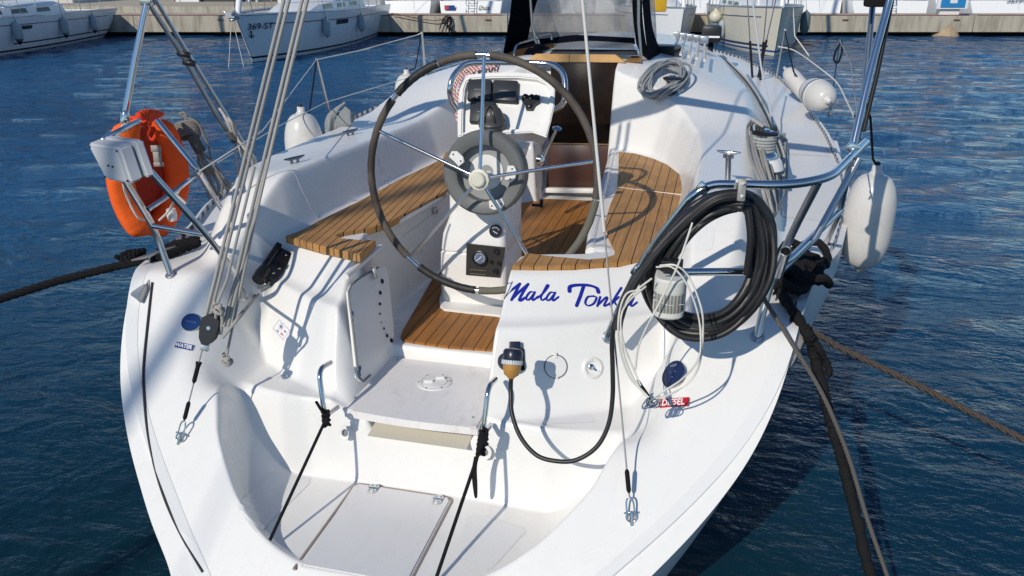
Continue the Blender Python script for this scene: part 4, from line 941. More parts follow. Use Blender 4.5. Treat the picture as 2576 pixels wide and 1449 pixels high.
# hatch: alloy front, dark garage, wooden rails
strip('sliding_hatch',spline(PH([(1392,110,4.30),(1480,103,4.32),(1592,109,4.30)]),4),spline(PH([(1394,124,3.95),(1480,120,3.95),(1598,124,3.95)]),4),mat('hatch_alloy',(.62,.63,.65),.4,.5),th=.012)
strip('hatch_dark',PH([(1394,124,3.94),(1598,125,3.94)]),PH([(1385,129,3.9),(1604,129,3.9)]),M_blackmat,th=.01)
strip('hatch_board',PH([(1388,129,3.9),(1602,129,3.9)]),PH([(1378,138,3.62),(1606,139,3.62)]),mat('dull_board',(.11,.09,.10),.3),th=.01)
strip('hatch_runner',PH([(1256,143,3.6),(1300,125,3.9),(1385,108,4.2)]),PH([(1292,152,3.55),(1330,140,3.8),(1405,117,4.15)]),teak('dark_wood',5.0,.3,(.12,.065,.03),(.2,.11,.05)),th=.03)
strip('hatch_runner',PH([(1566,157,3.55),(1590,141,3.7)]),PH([(1614,156,3.55),(1612,141,3.7)]),M_wood,th=.03)
tobj('grab_rail',fillet(PH([(1292,138,3.6),(1300,112,3.65),(1352,96,3.95),(1356,110,3.95)]),.03),.010,M_chrome,BOAT,10)
tobj('grab_rail',fillet(PH([(1345,104,4.0),(1352,92,4.0),(1385,85,4.2),(1388,100,4.2)]),.03),.009,M_steel,BOAT,10)
# foredeck gear: organiser, clutches, jib track, shrouds
for k in range(5):
    a=P(1705+k*17,100+k*3,z=1.83); b=P(1692+k*20,132+k*5,z=1.80); tobj('halyard_line',[a,b],.012,M_rwhite,BOAT,8)
    bm=NB(); box(bm,(-.04,-.03,0),(.04,.03,.07),Matrix.Translation(P(1703+k*17,98+k*3,z=1.80)),.01); bobj('turning_block',bm,M_steel,BOAT,True)
bm=NB(); box(bm,(-.14,-.12,-.0),(.14,.12,.09),Matrix.Translation(P(1665,140,z=1.76))@Matrix.Rotation(-.2,4,'Z'),.02); bobj('rope_clutch',bm,M_black,BOAT)
for q0,q1,z0,z1 in (((1893,200),(1880,0),1.33,4.0),((1912,205),(1930,0),1.33,4.0),((1906,200),(1965,-60),1.33,4.5)):
    a=P(*q0,z=z0); y_=a.y-.3; b=P(*q1,y=y_); tobj('shroud',[a,b],.006,M_steel,BOAT,8); tobj('turnbuckle',[a,a+(b-a).normalized()*.45],.013,M_black,BOAT,10)
tobj('jib_track',[P(1955,330,z=1.30),P(1925,260,z=1.34),P(1880,190,z=1.36)],.016,M_steel,BOAT,8)
for k,dx in enumerate((0,7,13,19)):
    tobj('jib_sheet',spline([P(1968+dx*.2,440,z=1.34),P(1950+dx,380,z=1.36),P(1905+dx,270,z=1.40),P(1860+dx,200,z=1.42),P(1800+dx,140,z=1.5)],6),.008,(M_rblue,M_rgrey,M_black,M_rwhite)[k],BOAT,8)
tobj('jib_sheet',spline([P(1900,8,y=4.0),P(1918,140,y=3.6),P(1944,320,y=2.9)],4)[:0] or [P(1893,0,y=4.4),P(1915,170,y=3.8),P(1945,315,y=3.2)],.0075,M_rblue,BOAT,8)
bm=NB(); box(bm,(-.02,-.06,-.05),(.02,.06,.05),Matrix.Translation(P(1945,335,z=1.42)),.008); bobj('lead_block',bm,M_black,BOAT)
bm=NB(); box(bm,(-.02,-.10,-.02),(.02,.10,.02),Matrix.Translation(P(1950,395,z=1.30)),.008); bobj('lead_car',bm,M_black,BOAT)
tobj('rolled_line',[P(1555,471,z=1.232),P(1722,491,z=1.232)],.003,M_steel,BOAT,6)

gp=[on(a,b)+norm_at(on(a,b),.03)*.004 for a,b in ((384,712),(374,800),(364,900),(362,960),(368,1050),(380,1130),(402,1215),(430,1290),(470,1370),(512,1440))]
tobj('gunwale_gap',spline(gp,5),.0055,mat('dark_sealant',(.03,.03,.04),.7),BOAT,8)

def onp(px,py,lift=.01): 
    p=on(px,py); return p+norm_at(p,.02)*lift
# shut lines in the coaming and seat mouldings
M_seam=mat('seam_grey',(.40,.40,.42),.7)
for l in ([(722,425),(738,431),(748,450),(757,475),(770,500),(782,525),(800,548)],[(925,345),(938,362),(950,395),(957,425),(968,455),(985,470)],[(1012,595),(1040,575),(1075,548),(1105,525)]):
    tobj('seam',spline([onp(a,b,.0005) for a,b in l],6),.0016,M_seam,BOAT,6)
# moulded non-slip panels
def ribs():
    m=mat('nonslip_gelcoat',(.77,.765,.755),.5); v=texco(m); w_=N(m,'ShaderNodeTexWave',bands_direction='Y'); w_.inputs['Scale'].default_value=48; L(m,v,w_.inputs[0]); w2=N(m,'ShaderNodeTexWave',bands_direction='X'); w2.inputs['Scale'].default_value=48; L(m,v,w2.inputs[0])
    L(m,bump(m,math_(m,'MULTIPLY',w_.outputs[1],w2.outputs[1]),.3,.002),B(m).inputs['Normal']); return m
M_rib=ribs()
def patch(quad,name='nonslip_panel',n=16,r=.12):
    bm=NB(); g=[]
    for j in range(n+1):
        row=[]
        for i in range(n+1):
            u=i/n; v=j/n; x=quad[0][0]*(1-u)*(1-v)+quad[1][0]*u*(1-v)+quad[2][0]*u*v+quad[3][0]*(1-u)*v; y=quad[0][1]*(1-u)*(1-v)+quad[1][1]*u*(1-v)+quad[2][1]*u*v+quad[3][1]*(1-u)*v
            row.append(bm.verts.new(onp(x,y,.0018)))
        g.append(row)
    for j in range(n):
        for i in range(n):
            if (i in (0,n-1)) and (j in (0,n-1)): continue
            bm.faces.new((g[j][i],g[j][i+1],g[j+1][i+1],g[j+1][i]))
    return bobj(name,bm,M_rib,BOAT)
for q in ([(590,1275),(682,1185),(790,1205),(650,1345)],[(1712,562),(1800,572),(1790,632),(1705,622)],[(1968,345),(2105,352),(2118,395),(1972,388)],[(1975,455),(2128,462),(2120,560),(1962,545)],[(1330,1030),(1470,1035),(1500,1062),(1360,1068)],[(1180,1290),(1330,1330),(1230,1440),(1150,1400)]): patch(q)

# ------------------------------------------------------------ loose things on and round the yacht
def rope_thing(name,label,pts,r,m,cat='rope',group=None,seg=10,parent=None):
    o=tobj(name,pts,r,m,parent,seg); return tag(o,label,cat,group)
def twist(bm,pts,r,pitch=.05,strands=3,seg=7):
    q=[]; d=[0]
    pts=[Vector(p) for p in pts]
    for a,b in zip(pts,pts[1:]): d.append(d[-1]+(b-a).length)
    n=max(8,int(d[-1]/(pitch/7))); n=min(n,900)
    ds=np.linspace(0,d[-1],n); P_=[Vector([float(np.interp(t,d,[p[i] for p in pts])) for i in range(3)]) for t in ds]; fr=frames(P_)
    for s in range(strands):
        L_=[p+(u*math.cos(2*math.pi*(t/pitch+s/strands))+v*math.sin(2*math.pi*(t/pitch+s/strands)))*r*.48 for p,t,(tt,u,v) in zip(P_,ds,fr)]
        tube(bm,L_,r*.56,seg)
# lifebuoy (horseshoe) seen edge-on, hung outside the port pushpit
LB=thing('horseshoe_lifebuoy','bright orange horseshoe lifebuoy hanging on the port stern rail','lifebuoy',P(370,420,y=.62))
def orange(name,c):
    m=mat(name,c,.65,spec=.25); v=texco(m); L(m,bump(m,noise(m,v,14,4,.6),.45,.012),B(m).inputs['Normal']); return m
M_or=orange('orange_cover',(.92,.135,.02)); M_red2=orange('red_cover',(.72,.055,.012)); M_or2=orange('deep_orange_cover',(.92,.10,.015))
def PB_(l,y=None): return [P(a,b,y=c) for a,b,c in l]
# outer arm (left, nearer aft) and inner arm: two padded legs of the horseshoe joined at the bottom
out_c=[(330,318,.52),(300,365,.48),(290,420,.46),(300,480,.46),(325,530,.47),(350,562,.50)]
in_c=[(395,312,.78),(425,370,.80),(440,430,.80),(440,480,.78),(420,530,.70),(385,565,.60),(350,562,.50)]
def pad(name,cl,wv,th,m,par):
    bm=NB(); pts=spline(PB_(cl),6); n=len(pts); rings=[]
    for i,p in enumerate(pts):
        f=min(1,math.sin(math.pi*min(max((i+.8)/(n+.6),0),1))*2.2); w_=wv[0]*(1-i/n)+wv[1]*i/n
        t=(pts[min(i+1,n-1)]-pts[max(i-1,0)]).normalized(); wd=Vector((-.25,-.97,0)).normalized() if False else Vector((.55,.80,.05)).normalized(); wd=(wd-t*wd.dot(t)).normalized(); nd=t.cross(wd)
        ring=[]
        for k in range(16):
            a=2*math.pi*k/16; c_,s_=math.cos(a),math.sin(a); ring.append(bm.verts.new(p+wd*w_*math.copysign(abs(c_)**.6,c_)*f+nd*th*math.copysign(abs(s_)**.7,s_)*f*(1+.05*math.sin(i*1.9+k))))
        rings.append(ring)
    for a,b in zip(rings,rings[1:]):
        for k in range(16): bm.faces.new((a[k],a[(k+1)%16],b[(k+1)%16],b[k]))
    bm.faces.new(rings[0]); bm.faces.new(rings[-1]); return bobj(name,bm,m,par)
pad('cover_panel',[(352,300,.60),(315,345,.55),(302,400,.52),(303,455,.52),(318,515,.54),(345,565,.56),(372,588,.60)],(.060,.060),.05,M_or,LB)
pad('cover_panel',[(372,300,.72),(412,335,.78),(436,400,.80),(444,455,.80),(430,515,.76),(400,565,.70),(372,588,.60)],(.060,.060),.05,M_or2,LB)
bm=NB(); a=[bm.verts.new(p) for p in PB_([(340,320,.60),(395,318,.74),(425,380,.78),(435,450,.78),(415,520,.74),(375,560,.66),(345,520,.60),(330,440,.58),(328,370,.58)])]; f=bm.faces.new(a); bmesh.ops.poke(bm,faces=[f]); 
for v in bm.verts:
    if len(v.link_edges)==9: v.co+=Vector((.03,.10,0))
bmesh.ops.subdivide_edges(bm,edges=bm.edges[:],cuts=2,use_grid_fill=True,smooth=.5); bobj('inner_cover',bm,orange('inner_shade_red',(.34,.022,.010)),LB)  # shade of the hollow centre is put into this dark red
for i in range(7):
    a=P(372,312,y=.62); b=P(350+i*9.5,285-6*math.sin(i*.55),y=.6+i*.03); bm=NB(); tube(bm,spline([a,(a+b)/2+Vector((0,-.02,.01)),b],4),[.010,.012,.014,.016,.017,.018,.017,.015,.012][:9],8); bobj('gathered_cloth',bm,M_red2,LB)
tobj('drawstring',spline(PB_([(318,302,.60),(335,296,.60),(355,303,.60),(378,312,.58)]),5),.009,M_red2,LB,8); tobj('drawstring',spline(PB_([(322,310,.60),(345,308,.58),(365,318,.58),(392,335,.60)]),5),.008,M_red2,LB,8)
tobj('cover_bow',spline(PB_([(380,318,.58),(372,340,.57),(384,352,.57),(392,338,.58)]),5),.008,M_red2,LB,8)
tobj('white_lanyard',spline(PB_([(322,305,.50),(304,322,.44),(299,350,.42),(303,400,.40),(310,460,.40),(318,492,.42),(345,545,.44),(372,556,.5)]),6),.0055,M_rwhite,LB,6)
tobj('white_lanyard',spline(PB_([(455,470,.60),(440,500,.62),(425,530,.62),(400,555,.6)]),6),.006,M_rwhite,LB,6); tobj('white_lanyard',spline(PB_([(430,480,.6),(455,500,.6),(468,512,.6)]),5),.006,M_rwhite,LB,6)
bm=NB(); M=axisM(P(396,392,y=.60),(.3,-1,.1)); box(bm,(-.018,-.045,0),(.018,.045,.006),M); box(bm,(-.024,.02,0),(.02,.05,.007),M); box(bm,(-.02,-.05,0),(.026,-.03,.007),M); bobj('cover_emblem',bm,mat('emblem_grey',(.35,.32,.3),.6),LB)
bm=NB(); lathe(bm,[(.02,-.03),(.026,0),(.022,.03)],12,Matrix.Translation(P(432,540,y=.66))); bobj('float_lamp',bm,M_white,LB)
# fenders
M_fen=gelcoat('fender_white',(.62,.605,.58),(.45,.42,.38),.5); M_fend=mat('fender_eye',(.5,.5,.5),.6)
def fender(loc,r,L_,label,scale=1,tilt=(0,0,0),rope_pts=None,ball=False,eye=None,group=None,mt=None):
    o=thing('fender',label,'fender',loc,0,group); o.rotation_euler=tilt; bm=NB()
    if ball: prof=[(.0005,-r)]+[(r*math.sin(t),-r*math.cos(t)) for t in np.linspace(.2,2.6,14)]+[(r*.3,r*1.05),(r*.2,r*1.25),(r*.18,r*1.35)]
    else:
        h=L_/2; prof=[(r*.16,-h-.035),(r*.2,-h-.01),(r*.32,-h+.0)]+[(r*(.32+.68*math.sin(t)),-h+r*1.55*(1-math.cos(t))) for t in np.linspace(.1,1.57,9)]+[(r*(.32+.68*math.sin(t)),h-r*1.55*(1-math.cos(t))) for t in np.linspace(1.57,.1,9)]+[(r*.32,h),(r*.2,h+.02),(r*.19,h+.05)]
    lathe(bm,prof,28); me=bpy.data.meshes.new('fender_body'); bmesh.ops.recalc_face_normals(bm,faces=bm.faces); bm.to_mesh(me); bm.free(); b=link('fender_body',me,mt or M_fen); b.parent=o
    bm=NB(); zt=(r*1.3 if ball else L_/2+.04); lathe(bm,[(r*.1,0),(r*.12,.02),(.001,.03)],10,Matrix.Translation((0,0,zt))); me=bpy.data.meshes.new('fender_eye'); bm.to_mesh(me); bm.free(); b=link('fender_eye',me,M_black); b.parent=o
    if rope_pts: tobj('fender_lanyard',rope_pts,.006 if not ball else .008,M_rblack,o,8)
    return o
fc=P(2184,556,y=1.75); fender(fc,.126,.50,'large white fender hanging over the starboard side by a black line',rope_pts=[fc+Vector((0,0,.29)),P(2196,400,y=1.7),P(2190,300,y=1.5),P(2176,250,y=1.3)])
fp=P(768,392,y=2.55); fender(fp,.135,.60,'white fender with black line beside the port coaming winch',rope_pts=[fp+Vector((.0,0,.34)),P(776,300,y=2.8),s1],group=None)
fq=P(1026,258,y=5.05); fender(fq,.13,.55,'small white fender top showing past the wheel rim, port side',rope_pts=[fq+Vector((0,0,.3)),P(1045,170,y=5.3),s2])
fs=P(2056,238,z=1.50); fender(fs,.125,.38,'white fender lying on its side on the starboard side deck',tilt=(math.radians(84),0,math.radians(200)),rope_pts=None)
fs2=P(2008,212,z=1.46); fender(fs2,.078,.42,'slim white fender lying forward of the bigger one on deck',tilt=(math.radians(60),0,math.radians(215)),rope_pts=[fs2+Vector((0,0,.05)),P(1996,180,y=fs2.y-.1),P(1975,80,y=fs2.y+.3)])
# black fender loop on the stanchion
rope_thing('rope_loop','black rope loop tied at the top of the starboard stanchion',spline([P(2107,100,z=1.84),P(2117,108,z=1.82),P(2118,130,z=1.78),P(2108,157,z=1.72),P(2098,150,z=1.74),P(2102,130,z=1.79),P(2112,112,z=1.83)],6),.009,M_rblack)
rope_thing('life_line_rope','thin white line sagging between the starboard stanchions',spline([P(1957,117,z=1.78),P(2000,128,z=1.75),P(2060,170,z=1.68),P(2105,208,z=1.60),P(2130,255,z=1.52),P(2150,297,z=1.46)],6),.006,M_rwhite)
rope_thing('stern_cord','short black cord hanging from the starboard bimini pole',[P(2161,445,y=1.0) if False else P(2150,290,y=.95),P(2155,305,y=.95),P(2148,320,y=.95)],.005,M_rblack,'cord')
# coils on winches
def coil(name,label,center,rx,rz,turns,r,m,ax,tilt=0,seed=1,loops_seg=10):
    rnd=random.Random(seed); o=thing(name,label,'rope coil',center); bm=NB()
    for k in range(turns):
        a=rx*(1+rnd.uniform(-.14,.10)); b=rz*(1+rnd.uniform(-.16,.08)); off=Vector((rnd.uniform(-.015,.015),rnd.uniform(-.03,.03),rnd.uniform(-.02,.02))); ph=rnd.uniform(0,6)
        pts=[Vector(center)+off+ax[0]*math.cos(t)*a*(1+.05*math.sin(2*t+ph))+ax[1]*math.sin(t)*b+ax[2]*(.012*math.sin(3*t+ph)) for t in np.linspace(0,2*math.pi,26,endpoint=False)]
        tube(bm,pts,r,8,closed=True)
    oo=bobj('coil_turns',bm,m,o); return o
# starboard primary winch: wraps and hanging hank
o=thing('winch_rope','grey rope wrapped on the starboard winch with long hanging hank','rope',WPOS); bm=NB()
for k in range(5): tube(bm,[Vector((WPOS.x+.062*math.cos(t),WPOS.y+.062*math.sin(t),1.475+k*.017+.002*math.sin(t))) for t in np.linspace(0,2*math.pi,26,endpoint=False)],.0085,8,closed=True)
bobj('rope_wraps',bm,rope('winch_rope_blue',(.22,.25,.27),(.5,.52,.5),70),o); bm=NB(); rnd=random.Random(5)
for k in range(9):
    j=rnd.uniform(-7,7); l=.02+.006*(k%4); X=lambda c:c+j*rnd.uniform(.3,1)
    tube(bm,spline([P(1893+k*3,300+k*2,y=WPOS.y-.07),onp(X(1874+k*5),345,l+.03),onp(X(1880+k*6),410,l+.02),onp(X(1898+k*5),470,l+.01),onp(X(1918+k*3),520,l),onp(X(1934),548-k*3,l),onp(X(1946+k),510-k*2,l),onp(X(1940+k*2),450,l+.01),onp(X(1948+k*1.5),380,l+.03)],6),.0088,8)
for k in range(5):
    j=rnd.uniform(-4,4); tube(bm,spline([onp(1950+k*4,352,.05),onp(1952+k*5+j,410,.03),onp(1950+k*4,470,.02),onp(1960+k*3,492,.02),onp(1970+k*2+j,440,.03),onp(1966+k*2,370,.05)],6),.0088,8)
bobj('rope_hank',bm,M_rgrey,o)
bm=NB()
for a,b in (((1932,482),(1958,552)),((1945,500),(1952,530))): tube(bm,[onp(*a,.05),onp(*b,.03)],.007,8)
bobj('hank_toggle',bm,M_steel,o)
def px_coil(name,label,cx,cy,rx,ry,n,m,seed,rot=0,lift=.02,r=.0085,up=None):
    rnd=random.Random(seed); o=thing(name,label,'rope coil',onp(cx,cy,lift)); bm=NB()
    for k in range(n):
        a_=rx*rnd.uniform(.72,1.08); b_=ry*rnd.uniform(.70,1.08); ox=rnd.uniform(-.10,.10)*rx; oy=rnd.uniform(-.08,.08)*ry; rt=rot+rnd.uniform(-.25,.25); ph=rnd.uniform(0,6); l=lift+.035*rnd.random()
        pts=[]
        for t in np.linspace(0,2*math.pi,20,endpoint=False):
            x=a_*math.cos(t)*(1+.06*math.sin(2*t+ph)); y=b_*math.sin(t); pts.append(onp(cx+ox+x*math.cos(rt)-y*math.sin(rt),cy+oy+x*math.sin(rt)+y*math.cos(rt),l+.02*(1+math.sin(t*2+ph))))
        tube(bm,spline(pts,2,True),r,8,closed=True)
    bobj('coil_turns',bm,m,o); return o
M_rbg=rope('blue_grey_rope',(.16,.18,.2),(.42,.43,.43),85)
px_coil('halyard_coil','tangled grey halyard coil draped on the coachroof winch beside the companionway',1672,212,50,34,15,M_rbg,3,rot=-.35)
rope_thing('halyard_tail','blue tail of halyard running down the coachroof',spline([P(1705,190,z=1.70),P(1712,240,z=1.62),P(1722,262,z=1.58)],5),.009,M_rblue)
o=thing('jib_sheet_coil','grey jib sheet turns fanned over the port coaming winch','rope coil',W3); bm=NB(); rnd=random.Random(9); yw=W3.y
for k in range(10):
    j=rnd.uniform(-6,6); tube(bm,spline([P(868-k*1.5,258+k*1.2,y=yw-.06+.02*(k%3)),P(850-k*2.5+j,275+k*2,y=yw-.08),P(834-k*1.2+j,308+k*2,y=yw-.07-.012*(k%3)),P(816+k*3.4-j,354-k*2,y=yw-.06),P(824+k*4.6+j*.6,350-k*3,y=yw-.04),P(848+k*4,300+k,y=yw-.07),P(870+k*2.4,268+k*2.2,y=yw-.05)],5),.0085,8)
bobj('coil_turns',bm,M_rbg,o)
c_=P(1156,252,y=1.75); o=thing('red_fleck_rope','white and red flecked rope hung beside the instrument pod','rope',c_); bm=NB(); rnd=random.Random(2)
M_rred=rope('red_fleck_rope',(.5,.10,.09),(.78,.72,.68),26)
for k in range(6):
    j=rnd.uniform(-3,3); tube(bm,spline([P(1172+k*16,163+3*(k%2),y=1.8),P(1156+k*6+j,182,y=1.8),P(1143+k*4-j,225,y=1.8),P(1143+k*3+j,270,y=1.8),P(1150+k*2.5,305+k*3,y=1.8)],5),.0062,7)
    tube(bm,spline([P(1172+k*14,160,y=1.83),P(1178+k*14,185,y=1.83),P(1186+k*14,163,y=1.83)],5),.0062,7)
bobj('rope_strands',bm,M_rred,o)
# hank hanging on port side
o=thing('hung_rope_hank','grey mainsheet hank hanging outboard behind the orange lifebuoy','rope',P(500,360,y=.9)); bm=NB(); rnd=random.Random(4)
for k in range(6):
    p=P(472,328,y=.92)+Vector((0,0,.012*k-.03)); tube(bm,[p+Vector((.062*math.cos(t),.03*math.sin(t),.022*math.cos(t+.8))) for t in np.linspace(0,2*math.pi,18,endpoint=False)],.0095,8,closed=True)
for k in range(8):
    j=rnd.uniform(-9,9); tube(bm,spline([P(468+k*3,325,y=.9),P(498+j*.4,372,y=.90+.01*(k%3)),P(505+k*4+j,412,y=.93),P(512+k*9-j,455,y=.95),P(530+k*9+j,500-3*k,y=.96)],5),.0062,8)
tube(bm,spline([P(452,288,y=.9),P(470,296,y=.9),P(498,310,y=.9),P(522,360,y=.92),P(531,400,y=.92)],5),.006,8)
tube(bm,spline([P(452,288,y=.9),P(462,284,y=.9),P(470,292,y=.9),P(466,306,y=.9)],5),.008,8)
bobj('rope_turns',bm,rope('dim_rope',(.13,.125,.115),(.33,.31,.28),90),o)
bm=NB(); tube(bm,[P(482,340,y=.90),P(496,366,y=.91),P(506,382,y=.92)],.028,10); bobj('rope_binding',bm,rope('dark_grey_rope',(.09,.085,.08),(.18,.17,.16),90),o)
o=thing('strut_rope_bundle','grey and white ropes lashed to the foot of the port bimini strut','rope',P(610,360,y=1.18)); bm=NB()
for k in range(6):
    j=rnd.uniform(-8,8); tube(bm,spline([P(552+k*6,272+k*7,y=1.12),P(572+k*5+j,310,y=1.10+.02*(k%3)),P(590+k*2,352,y=1.14),P(598+k*7-j,395,y=1.12+.02*(k%2)),P(600+k*9,440-k*3,y=1.18)],5),.0072,8)
bobj('rope_bundle',bm,rope('dull_rope',(.36,.33,.31),(.6,.57,.54),90),o); bm=NB(); tube(bm,[P(580,330,y=1.13),P(594,355,y=1.15)],.026,10); bobj('rope_binding',bm,rope('dark_grey_rope',(.09,.085,.08),(.18,.17,.16)),o)
# hose / shore power cable coil hung on the starboard pushpit
o=thing('black_hose_coil','thick coil of black hose hanging from the starboard stern rail','hose',P(1862,470,z=1.74)); rnd=random.Random(8); bm=NB()
TOPC=P(1862,485,y=.05)
for k in range(13):
    j=rnd.uniform(-4,4); w=k/12; q=rnd.uniform(-.02,.02)
    mixp=lambda A_,B_:(A_[0]*(1-w)+B_[0]*w+j+rnd.uniform(-3.5,3.5),A_[1]*(1-w)+B_[1]*w+j*.5+rnd.uniform(-3,3))
    O_=[(1862,484),(1905,500),(1938,552),(1948,625),(1935,705),(1896,775),(1838,828),(1770,850),(1705,838),(1660,800),(1630,745),(1622,690),(1662,610),(1720,540),(1785,495)]
    I_=[(1862,528),(1878,532),(1892,570),(1893,640),(1886,700),(1862,748),(1820,785),(1768,797),(1722,788),(1695,765),(1684,720),(1692,668),(1732,605),(1775,558),(1820,533)]
    tube(bm,spline([P(*mixp(a_,b_),y=.05+.03*math.sin(i*.9)+q+.02*math.sin(k*2.3+i*.7)) for i,(a_,b_) in enumerate(zip(O_,I_))],4,True),.0120,9,closed=True)
bobj('hose_turns',bm,M_rubber,o)
bm=NB(); 
for k in range(3):
    tube(bm,spline([P(1862,484+k*4,y=.0),P(1790,500+k*5,y=-.01),P(1700,575+k*6,y=-.02),P(1626+k*4,660,y=-.04),P(1574+k*5,740,y=-.06),P(1556+k*3,800,y=-.08),P(1553+k*2,830,y=-.09)],6),.012,9)
bobj('hose_tail',bm,M_rubber,o)
tobj('hose_turn',spline([P(1880,520,y=.0),P(1888,600,y=-.01),P(1878,690,y=0)],6),.012,M_rubber,o)
tobj('hose_turn',spline([P(1672,815,y=-.02),P(1720,848,y=-.03),P(1790,850,y=-.02),P(1850,820,y=0),P(1900,760,y=.03),P(1925,700,y=.05)],6),.0115,M_rubber,o)
bm=NB()
for dx in (-6,6): tube(bm,spline([P(1862+dx,455,z=1.76),P(1858+dx,475,z=1.72),P(1864+dx,505,z=1.67),P(1850+dx*2,525,z=1.64)],5),.0075,8)
bobj('hanging_cord',bm,M_rwhite,o); bm=NB(); M=axisM(P(1866,478,y=-.06),(0,-1,.3)); box(bm,(-.013,-.036,-.006),(.013,.036,.008),M,.006); bobj('cord_lock',bm,mat('grey_clip',(.22,.22,.22),.4),o)
for s_ in (-1,1): tube_=tobj('cord_knot',[M@Vector((.0,s_*.018,.008)),M@Vector((.006,s_*.024,.014))],.006,M_rwhite,o)
# shore cable with plug
CB=thing('shore_power_cable','black power cable looping from the plug across the transom','cable',P(1290,950,y=.05))
pm=PLM; bm=NB(); lathe(bm,[(.0005,.085),(.030,.085),(.036,.078),(.038,.05),(.036,.03)],28,pm); plug=bobj('plug_cap',bm,mat('lid_dark'),CB)
pa=P(1290,898,y=.02); dn=Vector((.02,-.42,-.90)).normalized(); Md=axisM(pa,dn,(0,1,0)); 
bm=NB(); lathe(bm,[(.0005,-.035),(.032,-.03),(.038,-.02),(.038,.012),(.036,.016)],28,Md); bobj('plug_top',bm,mat('lid_dark'),CB)
bm=NB(); 
for k in range(26):
    a=2*math.pi*k/26; box(bm,(.036,-.003,.012),(.041,.003,.028),Md@Matrix.Rotation(a,4,'Z'))
lathe(bm,[(.037,.012),(.037,.028)],28,Md,cap=True); bobj('plug_ring',bm,mat('pale_ring',(.6,.62,.66),.3),CB,False)
bm=NB(); lathe(bm,[(.035,.028),(.034,.045),(.028,.068),(.014,.078),(.010,.085)],28,Md); bobj('plug_body',bm,mat('amber_plastic',(.42,.22,.05),.4),CB)
st_=Md@Vector((0,0,.08))
tobj('cable',spline([st_,P(1285,985,y=-.06),P(1288,1040,y=-.10),P(1310,1100,y=-.14),P(1350,1145,y=-.17),P(1400,1160,y=-.18),P(1450,1157,y=-.18),P(1500,1125,y=-.16),P(1530,1070,y=-.13),P(1541,1000,y=-.10),P(1541,920,y=-.08),P(1540,860,y=-.07),P(1550,800,y=-.07),P(1590,735,y=-.06)],8),.0085,M_rubber,CB,12)
# white detector lamp on the starboard rail
lp=P(1684,745,y=-.06); LM=thing('clear_lens_lamp','white plastic lamp with ribbed clear lens under the starboard rail','lamp',lp)
def lens():
    m=mat('ribbed_lens',(.33,.33,.31),.2,spec=.6); v=texco(m); s=N(m,'ShaderNodeSeparateXYZ'); L(m,v,s.inputs[0]); w_=N(m,'ShaderNodeTexWave',bands_direction='X'); w_.inputs['Scale'].default_value=28; L(m,v,w_.inputs[0]); L(m,ramp(m,w_.outputs[1],[(.1,(.2,.2,.18)),(.6,(.32,.32,.29)),(1,(.46,.46,.43))]),B(m).inputs['Base Color']); return m
def dsec(r,z,k=1): return [lp+Vector((math.cos(a)*r,-.6*abs(math.sin(a))**.8*r*1.25*k+(0 if math.sin(a)<0 else 0) if a>0 else .25*r,z)) for a in np.linspace(0,math.pi,14)]+[lp+Vector((-r,.06,z)),lp+Vector((r,.06,z))]
M_lw=mat('lamp_white',(.66,.65,.6),.5)
def sec(r,z): return [lp+Vector((math.cos(a)*r,-abs(math.sin(a))**.7*r*.95,z)) for a in np.linspace(0,math.pi,16)]+[lp+Vector((-r,.055,z)),lp+Vector((r,.055,z))]
loft('lamp_top',[sec(.046,.072),sec(.052,.066),sec(.052,.028),sec(.050,.02)],M_lw,LM,40)
loft('lamp_lens',[sec(.046,.022),sec(.050,.018),sec(.050,-.045),sec(.047,-.05)],lens(),LM,40)
loft('lamp_base',[sec(.052,-.046),sec(.052,-.062),sec(.044,-.070)],M_lw,LM,40)
bm=NB(); box(bm,(-.054,.0,-.06),(.054,.07,.07),Matrix.Translation(lp),.006); bobj('lamp_back',bm,M_lw,LM)
bm=NB(); tube(bm,[lp+Vector((-.052,-.040,.0)) + Vector((math.cos(a)*0,0,0)) for a in (0,)]+[lp+Vector((0,-.052,-.014))]+[lp+Vector((.05,-.03,-.014))],.0012,6); bobj('lens_seam',bm,M_lw,LM)
bm=NB(); box(bm,(-.036,-.0,.085),(.036,.04,.125),Matrix.Translation(lp),.004); bobj('lamp_clamp',bm,M_black,LM)
# white thin cables with end fittings dangling
WC=thing('white_cable_loops','thin white plastic-coated cables dangling in loops with steel snap ends','cable',P(1640,1000,y=-.2)); M_wc=mat('white_sheath',(.68,.66,.6),.4)
kn=P(1642,1003,y=-.16)
L1=[[(1742,560),(1722,620),(1700,680),(1660,760),(1610,860),(1598,930)],[(1650,672),(1690,672),(1725,710),(1750,770),(1762,830),(1758,900),(1720,950),(1668,985),(1645,1000)],[(1660,668),(1700,668),(1735,700),(1765,780),(1768,850),(1760,915),(1735,960),(1690,990),(1650,1003)],
    [(1640,700),(1590,740),(1566,780),(1562,840),(1572,900),(1598,960),(1632,1000)],[(1625,720),(1580,760),(1562,800),(1568,860),(1590,920),(1612,970)],[(1615,730),(1575,740),(1556,800),(1560,880),(1585,950),(1625,995)]]
for l in L1:
    tobj('cable_loop',spline([P(a,b,y=-.13-.00012*(b-560)+.01*math.sin(a)) for a,b in l],6),.0034,M_wc,WC,6)
bm=NB(); rnd=random.Random(12)
for k in range(9):
    c=kn+Vector((rnd.uniform(-.03,.018),rnd.uniform(-.012,.012),rnd.uniform(-.03,.012))); u=Vector((rnd.uniform(-1,1),rnd.uniform(-1,1),rnd.uniform(-1,1))).normalized(); v=u.orthogonal().normalized(); r_=rnd.uniform(.010,.017)
    tube(bm,[c+(u*math.cos(t)*r_+v*math.sin(t)*r_*1.5) for t in np.linspace(0,2*math.pi,12,endpoint=False)],.0028,6,closed=True)
